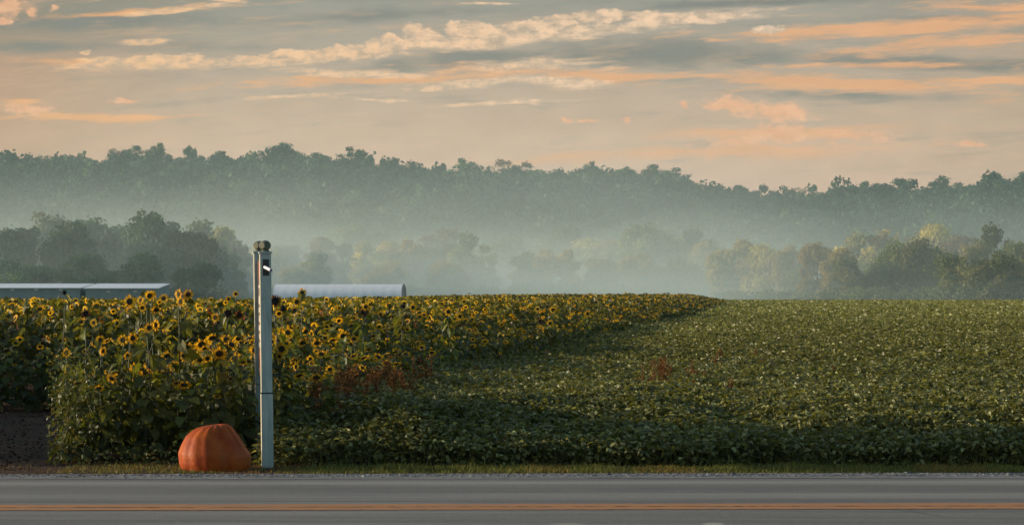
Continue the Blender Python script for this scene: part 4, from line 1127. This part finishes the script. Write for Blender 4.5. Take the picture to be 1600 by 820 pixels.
# ------------------------------------------------------------------ trees
def crown_soup(seed, H, Rw, base, nblob, nleaf, ls, gap=0.0, top_round=1.0, full=False):
    """leaf clumps spread through the crown's volume"""
    r = np.random.default_rng(seed); s = Soup()
    Hc = H - base; cz = base + Hc * .5
    B = []
    while len(B) < nblob:
        p = r.uniform(-1, 1, 3)
        q = np.linalg.norm(p * (1, 1, 1 / top_round))
        if q > 1 and not (full and p[2] < 0 and math.hypot(p[0], p[1]) < 1): continue
        if q < .45 and r.random() < .6: continue
        wz = 1 - .25 * max(0, p[2]) ** 2
        B.append((p[0] * Rw * .78 * wz, p[1] * Rw * .78 * wz, cz + p[2] * Hc * .43, r.uniform(.13, .38) * Rw * (1 - gap * .5)))
    B = np.array(B)
    wgt = B[:, 3] ** 2; wgt /= wgt.sum()
    bi = r.choice(len(B), nleaf, p=wgt)
    d = r.normal(0, 1, (nleaf, 3)); d[:, 2] += .25; d /= np.linalg.norm(d, axis=1)[:, None]
    rad = B[bi, 3] * (1 - .45 * r.random(nleaf) ** 2) * (1 + .2 * r.normal(0, 1, nleaf))
    P = B[bi, :3] + d * rad[:, None] * (1, 1, .85)
    ok = P[:, 2] > base * .5; P, d, bi = P[ok], d[ok], bi[ok]; n_ = len(P)
    az = np.arctan2(d[:, 1], d[:, 0]) + r.normal(0, .5, n_)
    tilt = np.arcsin(np.clip(d[:, 2], -1, 1)) - math.pi / 2 + r.normal(0, .38, n_)
    L = ls * r.uniform(.6, 1.4, n_)
    V, T, k = leaf_cloud(P, az, tilt, r.normal(0, .5, n_), L, L * .9, 'diamond', .1, .2)
    br = r.normal(0, .20, len(B))
    s.add(V, T, 0, np.repeat(np.clip(.45 + br[bi] + r.normal(0, .14, n_), 0, 1), k))
    return s, B
def trunk_soup(seed, H, base, B, rad, nl=9):
    r = np.random.default_rng(seed); s = Soup()
    top = np.array([r.normal(0, .4), r.normal(0, .4), H * .72])
    mid = np.array([r.normal(0, .2), r.normal(0, .2), H * .35])
    V, T = tube([(0, 0, -.3), mid * (1, 1, .5), mid, (mid + top) / 2, top], [rad * 1.3, rad, rad * .8, rad * .5, rad * .2], 8); s.add(V, T)
    for i in r.choice(len(B), min(nl, len(B)), replace=False):
        t = r.uniform(.15, .8); a = mid + (top - mid) * t if t > .3 else mid * (1, 1, .75 + t)
        b = B[i, :3]; c_ = (a + b) / 2 + (0, 0, -.06 * H * r.random())
        V, T = tube([a, c_, b], [rad * .42, rad * .28, rad * .08], 5); s.add(V, T)
        for _ in range(3):
            e = b + r.normal(0, .5, 3) * B[i, 3] * 2 + (0, 0, B[i, 3] * .7)
            V, T = tube([b, e], [rad * .09, rad * .02], 3); s.add(V, T)
    return s
tree_lib = {}
TSPEC = {  # height 10 m prototypes: (crown radius, base, blobs, leaves, leaf size, gap, limbs)
    'round':  (4.0, .5, 34, 5200, .50, 0, 10), 'broad': (5.2, .5, 44, 6400, .52, 0, 12), 'tall': (2.9, .6, 30, 4300, .46, 0, 10),
    'airy':   (3.8, 2.2, 22, 1900, .36, .55, 20), 'bare': (3.6, 2.5, 20, 650, .30, .6, 20), 'skyline': (3.9, 1.5, 38, 2600, .42, .55, 16)}
def tree_mesh(kind, var, leaf):
    key = (kind, var, leaf)
    if key in tree_lib: return tree_lib[key]
    Rw, base, nb, nlv, ls, gap, limbs = TSPEC[kind]
    k0 = (kind, var, '_')
    if k0 not in tree_lib:
        cs, B = crown_soup(hash_(kind) + var * 13, 10, Rw, base, nb, nlv, ls, gap, full=kind in ('round', 'broad', 'tall')); ts = trunk_soup(hash_(kind) + var, 10, base, B, .22 if kind != 'bare' else .16, limbs)
        tree_lib[k0] = (cs, ts.mesh('trunk', [M['bark']], True))
    cs, tm = tree_lib[k0]
    tree_lib[key] = (tm, cs.mesh('crown', [TREE[leaf]]))
    return tree_lib[key]
def hash_(s_): return sum(ord(c_) * (i + 3) for i, c_ in enumerate(s_))
tc_ = [0]
def tree(px, py, d, kind, leaf, label, name='tree', wid=1.0, group=None, depth_z=None):
    """py = row of the tree top"""
    x = (px - 800) / F * d; g = float(gz(x, d)); H = CAMH + (HY - py) / F * d - g
    tc_[0] += 1; tm, cm = tree_mesh(kind, tc_[0] % 3, leaf)
    o = bpy.data.objects.new(name, None); C.objects.link(o); o.location = (x, d, g)
    link('trunk', tm, o); link('crown', cm, o)
    s_ = H / 10.0; o.scale = (s_ * wid, s_ * wid, s_); o.rotation_euler = (0, 0, (tc_[0] * 2.399) % 6.283)
    tag(o, label, 'tree', group)
GL, GR, GM, GS = 'trees in the dark wood edge on the left', 'sunlit trees in the wood edge on the right', 'misty trees in the valley', 'tall trees along the ridge skyline'
for a in [
    (-40, 332, 470, 'broad', 'dark', 'broad dark tree cut by the left edge of the picture, behind the first shed', 1.0),
    (22, 338, 480, 'round', 'dark', 'dark round tree behind the left part of the longer shed', 1.0),
    (62, 338, 500, 'round', 'dark', 'dark tree below the half-bare tree on the left', 1.0),
    (78, 300, 520, 'bare', 'green', 'half-bare tree sticking up highest from the dark left wood', 1.0),
    (112, 326, 515, 'airy', 'green', 'thin-crowned tree just right of the half-bare tree', .8),
    (105, 350, 470, 'broad', 'dark', 'wide dark tree behind the right end of the longer shed', .9),
    (152, 331, 490, 'round', 'dark', 'dark tree rising behind the gap of the two sheds', 1.0),
    (190, 334, 500, 'round', 'dark', 'dark tree behind the left half of the shorter shed', 1.0),
    (232, 336, 480, 'broad', 'dark', 'wide dark tree behind the right half of the shorter shed', .9),
    (268, 337, 500, 'round', 'dark', 'dark tree just beyond the right end of the sheds', .9),
    (300, 345, 480, 'round', 'green', 'green tree between the sheds and the pale-topped tree', .9),
    (330, 342, 520, 'round', 'green', 'rounded tree near the right end of the left wood', .9),
    (345, 352, 545, 'tall', 'gold', 'pale yellow-topped tree at the right shoulder of the left wood', 1.1),
    (372, 372, 555, 'tall', 'rust', 'thin brownish tree closing the left wood just left of the post', 1.0),
    (356, 392, 500, 'round', 'green', 'lower bushy tree at the right foot of the left wood', .9),
    (40, 400, 455, 'broad', 'dark', 'low dark bushy tree behind the longer shed roof', 1.3),
    (140, 395, 455, 'broad', 'dark', 'low dark bushy tree above the joint of the sheds', 1.3),
    (225, 398, 458, 'broad', 'dark', 'low dark bushy tree above the shorter shed', 1.3),
    (310, 405, 462, 'round', 'dark', 'low dark bushy tree right of the shorter shed', 1.4)]:
    tree(*a[:6], wid=a[6], group=GL)
for a in [
    (1133, 376, 590, 'round', 'gold', 'leftmost sunlit tree of the right wood, its edge fading in mist', .85),
    (1165, 366, 600, 'tall', 'gold', 'taller thin tree behind the leftmost sunlit tree', 1.1),
    (1190, 374, 575, 'round', 'gold', 'rounded golden tree second from the left of the right wood', .8),
    (1222, 378, 570, 'round', 'gold', 'shaded olive tree before the bright gap of the right wood', .8),
    (1240, 376, 620, 'tall', 'gold', 'slim pale tree in the gap of the right wood', .9),
    (1278, 371, 530, 'round', 'gold', 'tree with the brightest golden left edge in the right wood', .78),
    (1312, 374, 520, 'round', 'gold', 'olive tree right of the brightest golden one', .85),
    (1335, 362, 560, 'round', 'gold', 'golden-topped tree behind the olive one in the right wood', 1.0),
    (1368, 366, 560, 'tall', 'rust', 'reddish-topped tree in the middle of the right wood', 1.2),
    (1397, 342, 575, 'airy', 'gold', 'tall feathery tree with open crown in the right wood', .8),
    (1428, 341, 580, 'airy', 'gold', 'tall open tree with visible trunk beside the feathery one', .8),
    (1465, 341, 560, 'round', 'gold', 'high rounded tree right of the two open ones', .8),
    (1385, 378, 505, 'broad', 'green', 'wide green tree in front of the open-crowned pair', .8),
    (1445, 376, 500, 'broad', 'green', 'wide dark tree below the high rounded one', .9),
    (1500, 360, 540, 'round', 'rust', 'brownish tree between the high rounded and the bushy tree', .9),
    (1522, 368, 520, 'round', 'gold', 'smaller golden tree left of the bushy tree near the right edge', .8),
    (1558, 349, 500, 'round', 'green', 'bushy round tree standing tallest near the right edge', .85),
    (1505, 388, 480, 'broad', 'green', 'low wide dark tree left of the right edge', 1.1),
    (1590, 364, 490, 'round', 'green', 'dark tree touching the right edge of the picture', .9),
    (1625, 368, 480, 'broad', 'green', 'dark tree mostly outside the right edge', .9),
    (1570, 392, 470, 'broad', 'green', 'low dark bushy tree beneath the tallest one at the right edge', 1.2),
    (1335, 405, 500, 'broad', 'green', 'low bushy tree at the foot of the right wood', 1.2),
    (1250, 410, 560, 'round', 'green', 'low bush-like tree in the gap of the right wood', 1.3)]:
    tree(*a[:6], wid=a[6], group=GR)
for a in [
    (408, 378, 720, 'round', 'gold', 'pale misty tree hidden partly by the post', .9), (440, 372, 780, 'round', 'green', 'pale misty tree just right of the post top', .9),
    (483, 393, 620, 'round', 'green', 'darker rounded misty tree above the left end of the tunnel', .95), (462, 412, 640, 'round', 'gold', 'low golden misty bushy tree left of the darker rounded one', 1.0),
    (500, 368, 740, 'tall', 'rust', 'misty brownish tree behind the darker rounded one', 1.1), (535, 378, 740, 'round', 'green', 'misty tree above the middle of the tunnel', .8),
    (562, 343, 930, 'round', 'green', 'round-topped misty tree set high above the tunnel on the slope foot', .9), (530, 346, 940, 'round', 'green', 'smaller round misty tree left of the high round-topped one', .8),
    (575, 376, 730, 'round', 'gold', 'misty tree with pale top above the tunnel', .8), (612, 371, 760, 'round', 'gold', 'misty yellow-topped tree above the right part of the tunnel', .8),
    (640, 372, 740, 'tall', 'gold', 'slender yellowish misty tree above the right end of the tunnel', 1.0), (690, 351, 820, 'tall', 'rust', 'tall misty tree right of the tunnel with a pinkish crown', 1.3),
    (665, 380, 760, 'round', 'green', 'misty green tree right of the tunnel', .8), (712, 368, 740, 'round', 'rust', 'misty tree with a reddish top left of centre', .7), (740, 362, 720, 'round', 'green', 'large darker misty tree left of centre', .75),
    (775, 372, 860, 'round', 'green', 'faint misty tree at the centre, half dissolved', .9), (800, 358, 900, 'round', 'green', 'faint round misty tree above the half dissolved one', .9),
    (822, 388, 700, 'tall', 'green', 'narrow misty tree left of the twin-topped pair', 1.0), (850, 384, 710, 'round', 'gold', 'misty tree between the narrow pair of trees', .7), (886, 388, 700, 'tall', 'gold', 'narrow misty tree right of centre', 1.0),
    (868, 352, 920, 'round', 'green', 'faint misty tree high behind the narrow pair', 1.0), (920, 366, 860, 'round', 'gold', 'faint misty tree left of the great dark-topped tree', .9), (955, 362, 850, 'round', 'gold', 'faint misty tree touching the great dark-topped tree', .9),
    (990, 352, 790, 'round', 'green', 'misty tree at the left shoulder of the great dark-topped tree', .8), (1015, 341, 790, 'round', 'green', 'great misty tree with the highest dark top in the valley', .8), (1050, 356, 800, 'round', 'gold', 'misty tree between the two highest valley trees', .8),
    (1082, 352, 790, 'round', 'green', 'second highest misty tree in the valley, right of the highest', .75), (1105, 372, 780, 'round', 'gold', 'misty tree next to the start of the right wood', .7),
    (935, 395, 720, 'round', 'gold', 'low misty bushy tree right of centre', 1.1), (1000, 398, 700, 'broad', 'gold', 'low wide misty tree under the highest valley tree', 1.0), (1065, 400, 700, 'broad', 'green', 'low wide misty tree left of the right wood', 1.0),
    (600, 408, 660, 'broad', 'gold', 'low wide misty tree behind the tunnel roof', 1.0), (700, 410, 660, 'broad', 'gold', 'low wide misty tree right of the tunnel end', 1.0), (400, 408, 600, 'round', 'rust', 'low brown misty tree directly behind the post', .9)]:
    tree(*a[:6], wid=a[6] * 1.3, group=GM)
for a in [
    (12, 234, 1385, 'skyline', 'dark', 'small dark tree on the ridge at the far left', .8), (58, 237, 1392, 'bare', 'dark', 'almost bare tree on the ridge left of the forked one', .8), (130, 234, 1390, 'skyline', 'dark', 'slim tree on the ridge left of the twin high trees', .6),
    (175, 230, 1395, 'bare', 'rust', 'bare brownish tree on the ridge left of the first high tree', .8), (208, 223, 1385, 'skyline', 'dark', 'first high dark tree on the left ridge', .7), (246, 221, 1385, 'skyline', 'dark', 'highest pointed dark tree on the left ridge', .8),
    (300, 224, 1385, 'skyline', 'dark', 'narrow dark tree right of the highest pointed one', .6), (345, 232, 1390, 'skyline', 'dark', 'wide low tree on the ridge above the left wood', 1.1), (412, 232, 1398, 'bare', 'rust', 'bare tree on the ridge above the post', .8),
    (447, 220, 1385, 'skyline', 'dark', 'broad high tree on the ridge right above the post', 1.0), (500, 235, 1390, 'skyline', 'dark', 'low flat tree on the ridge between two high ones', 1.0), (549, 227, 1385, 'skyline', 'dark', 'large lacy round tree on the ridge above the tunnel', 1.0),
    (614, 243, 1388, 'skyline', 'dark', 'lacy tree on the ridge right of the large round one', .7), (645, 245, 1398, 'bare', 'rust', 'bare pinkish tree on the ridge beside the lacy one', .9), (727, 245, 1388, 'skyline', 'dark', 'domed tree on the ridge near centre left', 1.1),
    (790, 246, 1398, 'bare', 'rust', 'row-like bare tree on the ridge at centre', 1.1), (820, 246, 1399, 'bare', 'rust', 'bare tree on the ridge just right of centre', 1.0), (927, 250, 1388, 'skyline', 'dark', 'small spiky tree on the ridge right of centre', .7), (975, 258, 1392, 'skyline', 'dark', 'low tree between the spiky tree and the shoulder', .9),
    (1016, 253, 1388, 'skyline', 'dark', 'tree topping the right shoulder of the long ridge', .8), (1055, 260, 1388, 'skyline', 'dark', 'wide domed tree where the ridge starts to drop', 1.2), (1158, 283, 1385, 'round', 'dark', 'round tree left of the notch in the ridge', .8),
    (1195, 288, 1385, 'round', 'dark', 'round tree right of the notch in the ridge', .8), (1245, 284, 1398, 'bare', 'rust', 'small bare tree on the low part of the ridge', .7), (1358, 280, 1388, 'skyline', 'dark', 'domed tree on the right ridge', 1.0), (1400, 278, 1388, 'round', 'dark', 'wide round tree on the right ridge', 1.1),
    (1468, 272, 1385, 'skyline', 'dark', 'tall uneven tree on the right ridge', .9), (1560, 266, 1385, 'skyline', 'dark', 'highest tree on the ridge near the right edge', 1.1), (1592, 268, 1385, 'round', 'dark', 'dark tree on the ridge at the right edge', 1.0)]:
    px, py, d, kind, leaf, lab, wd = a
    x = (px - 800) / F * d
    tree(px, py, d, kind, leaf, lab, wid=wd * 1.35, group=GS)

def undergrowth():
    r = np.random.default_rng(51); s = Soup()
    lines = [((-125, 445), (-52, 470), 240, 3.2), ((-60, 490), (-45, 600), 90, 3.0), ((44, 560), (58, 500), 80, 2.6), ((58, 497), (125, 462), 230, 3.0), ((-80, 640), (60, 660), 330, 3.4), ((60, 600), (150, 560), 160, 3.5)]
    for (xa, ya), (xb, yb), nb, hh in lines:
        for i in range(nb):
            t = r.random(); cx, cy_ = xa + (xb - xa) * t + r.normal(0, 1.5), ya + (yb - ya) * t + r.normal(0, 2.5)
            n_ = 90; rr = r.uniform(1.0, 2.0); hz_ = hh * r.uniform(.6, 1.3)
            d = r.normal(0, 1, (n_, 3)); d /= np.linalg.norm(d, axis=1)[:, None]
            P = np.array([cx, cy_, float(gz(cx, cy_)) + hz_ * .45]) + d * (rr, rr, hz_ * .55) * (.7 + .3 * r.random(n_))[:, None]
            V, T, k = leaf_cloud(P, np.arctan2(d[:, 1], d[:, 0]), r.normal(-.9, .6, n_), r.normal(0, .5, n_), r.uniform(.3, .6, n_), .45, 'diamond', .1, .2)
            s.add(V, T, 0, np.repeat(np.clip(r.normal(.45, .2) + r.normal(0, .12, n_), 0, 1), k))
    tag(link('undergrowth', s.mesh('undergrowth', [TREE['green']])), 'low green brush growing along the feet of the woods', 'brush', kind='stuff')
undergrowth()

def hill_wood():
    r = np.random.default_rng(12); s = Soup()
    protos_ = []
    for k in range(8):
        cs, B = crown_soup(700 + k, 10, r.uniform(3.8, 5.0), 1.0, 18, 330, 1.25, 0)
        protos_.append(cs.arr())
    protos2 = []
    for k in range(8):
        cs, B = crown_soup(800 + k, 10, r.uniform(3.8, 4.8), 1.0, 20, 700, .80, .15)
        protos2.append(cs.arr())
    X_, Y_v, S_ = [], [], []
    yv = 945.0
    while yv < 1415:
        sp = 10.2
        xs = np.arange(-.24 * yv - 10, .24 * yv + 10, sp) + r.normal(0, 2.4, len(np.arange(-.24 * yv - 10, .24 * yv + 10, sp)))
        X_.append(xs); Y_v.append(yv + r.normal(0, 2.5, len(xs))); S_.append(r.uniform(.95, 1.75, len(xs)) * (1 - .15 * (yv > 1370)))
        yv += sp * .95
    X_, Y_v, S_ = map(np.concatenate, (X_, Y_v, S_))
    back = Y_v > 1350
    def put(pr, x, y, sc_):
        pick = r.integers(0, len(pr), len(x))
        for k, (V, T, m_, rn) in enumerate(pr):
            ii = np.nonzero(pick == k)[0]
            a = r.uniform(0, 6.28, len(ii)); ca, sa = np.cos(a)[:, None], np.sin(a)[:, None]; sz = sc_[ii][:, None]
            vx = (V[None, :, 0] * ca - V[None, :, 1] * sa) * sz + x[ii][:, None]; vy = (V[None, :, 0] * sa + V[None, :, 1] * ca) * sz + y[ii][:, None]
            vz = V[None, :, 2] * sz * r.uniform(.8, 1.15, (len(ii), 1)) + gz(x[ii], y[ii])[:, None]
            VV = np.stack([vx, vy, vz], -1).reshape(-1, 3); TT = (T[None] + (np.arange(len(ii)) * len(V))[:, None, None]).reshape(-1, 3)
            s.V.append(VV); s.T.append(TT + s.n); s.n += len(VV); s.M.append(np.tile(m_, len(ii)))
            s.R.append(np.clip(np.tile(rn, len(ii)) + np.repeat(r.normal(0, .30, len(ii)), len(T)), 0, 1))
    put(protos_, X_[~back], Y_v[~back], S_[~back]); put(protos2, X_[back], Y_v[back], S_[back])
    me = s.mesh('hill_wood', [M['hillwood']])
    print('hill tris', len(me.polygons), 'trees', len(X_))
    tag(link('hill_wood', me), 'blue-green wooded hillside rising behind the misty valley', 'wood', kind='stuff')
hill_wood()

# ------------------------------------------------------------------ air: even haze and low mist lying in the valley
def vol_mat(name, dens_, col_, aniso=0.2):
    m, n, out = new_mat(name)
    pv = n.new('ShaderNodeVolumePrincipled', {'Color': col_, 'Density': dens_, 'Anisotropy': aniso})
    n.l.new(pv.outputs[0], out.inputs['Volume']); return m
V, Fc = boxvf(-1500, 1500, -60, 2700, -8, 125)
hz = poly('haze', V, Fc, vol_mat('haze_air', .00008, (.42, .82, .88, 1))); tag(hz, 'even pale haze filling the air over the valley', 'haze', kind='stuff')
def mist():
    """ground mist of the valley: thickest near the ground, thinning upwards, in drifting banks"""
    m, n, out = new_mat('ground_mist')
    geo = n.new('ShaderNodeNewGeometry').outputs['Position']
    s = n.new('ShaderNodeSeparateXYZ', {0: geo}).outputs
    z = n.math('MAXIMUM', n.math('SUBTRACT', s[2], 1.0), 0.0)
    e1 = n.math('EXPONENT', n.math('MULTIPLY', z, -1 / 10.0)); e2 = n.math('EXPONENT', n.math('MULTIPLY', z, -1 / 24.0)); e3 = n.math('EXPONENT', n.math('MULTIPLY', z, -1 / 11.0))
    top = n.mr(s[2], 88, 55, smooth=True)
    nz = n.mr(n.noise(n.mapping(geo, scale=(.012, .006, .05)), 1.0, 4, .6), .3, .7, .45, 1.6)
    # the thick bank fills the middle of the valley
    lx = n.math('MULTIPLY', n.mr(s[0], -170, -75, smooth=True), n.mr(s[0], 125, 45, smooth=True))
    ly = n.math('MULTIPLY', n.mr(s[1], 540, 660, smooth=True), n.mr(s[1], 1150, 1000, smooth=True))
    d1 = n.math('MULTIPLY', n.math('MULTIPLY', e1, MIST_A), n.math('MULTIPLY_ADD', n.math('MULTIPLY', lx, ly), .85, .0))
    d3 = n.math('MULTIPLY', n.math('MULTIPLY', e3, n.mr(s[0], 30, 90, MIST_C, MIST_C * .85)), n.math('MULTIPLY', n.mr(s[1], 424, 462, smooth=True), n.mr(s[1], 610, 540, smooth=True)))
    ly2 = n.math('MULTIPLY', n.mr(s[1], 590, 760, smooth=True), n.mr(s[1], 1240, 1040, smooth=True))
    lx2 = n.mr(s[0], 230, 60, .35, 1.0, smooth=True)
    d2 = n.math('MULTIPLY', n.math('MULTIPLY', e2, MIST_B), n.math('MULTIPLY', ly2, lx2))
    d = n.math('MULTIPLY', n.math('MULTIPLY', n.math('ADD', n.math('ADD', d1, d3), d2), nz), top)
    pv = n.new('ShaderNodeVolumePrincipled', {'Color': (.84, .97, .94, 1), 'Density': d, 'Anisotropy': .3})
    n.l.new(pv.outputs[0], out.inputs['Volume'])
    V, Fc = boxvf(-420, 420, 406, 1255, -3, 90)
    o = poly('mist', V, Fc, m); tag(o, 'pale ground mist lying over the valley trees between field and hill', 'mist', kind='stuff')
MIST_A, MIST_B, MIST_C = .0068, .0005, .0110
mist()

# ------------------------------------------------------------------ labels: where several share a wording, say which one from the left
def ordinals():
    words = ['', 'second', 'third', 'fourth', 'fifth', 'sixth', 'seventh', 'eighth', 'ninth', 'tenth', 'eleventh', 'twelfth', 'thirteenth', 'fourteenth', 'fifteenth',
             'sixteenth', 'seventeenth', 'eighteenth', 'nineteenth', 'twentieth']
    by = {}
    for o in C.objects:
        if 'label' in o and o.get('category') in ('sunflower', 'weed'): by.setdefault(o['label'], []).append(o)
    for lab, os_ in by.items():
        if len(os_) < 2: continue
        os_.sort(key=lambda o: o.location.x / o.location.y)
        n_ = len(os_)
        for i, o in enumerate(os_):
            if i == 0: w_ = 'leftmost'
            elif i == n_ - 1: w_ = 'rightmost'
            elif i < n_ / 2: w_ = (words[i] if i < 20 else '%dth' % (i + 1)) + ' from left'
            else:
                j = n_ - 1 - i; w_ = (words[j] if j < 20 else '%dth' % (j + 1)) + ' from right'
            o['label'] = '%s, %s' % (lab, w_)
ordinals()
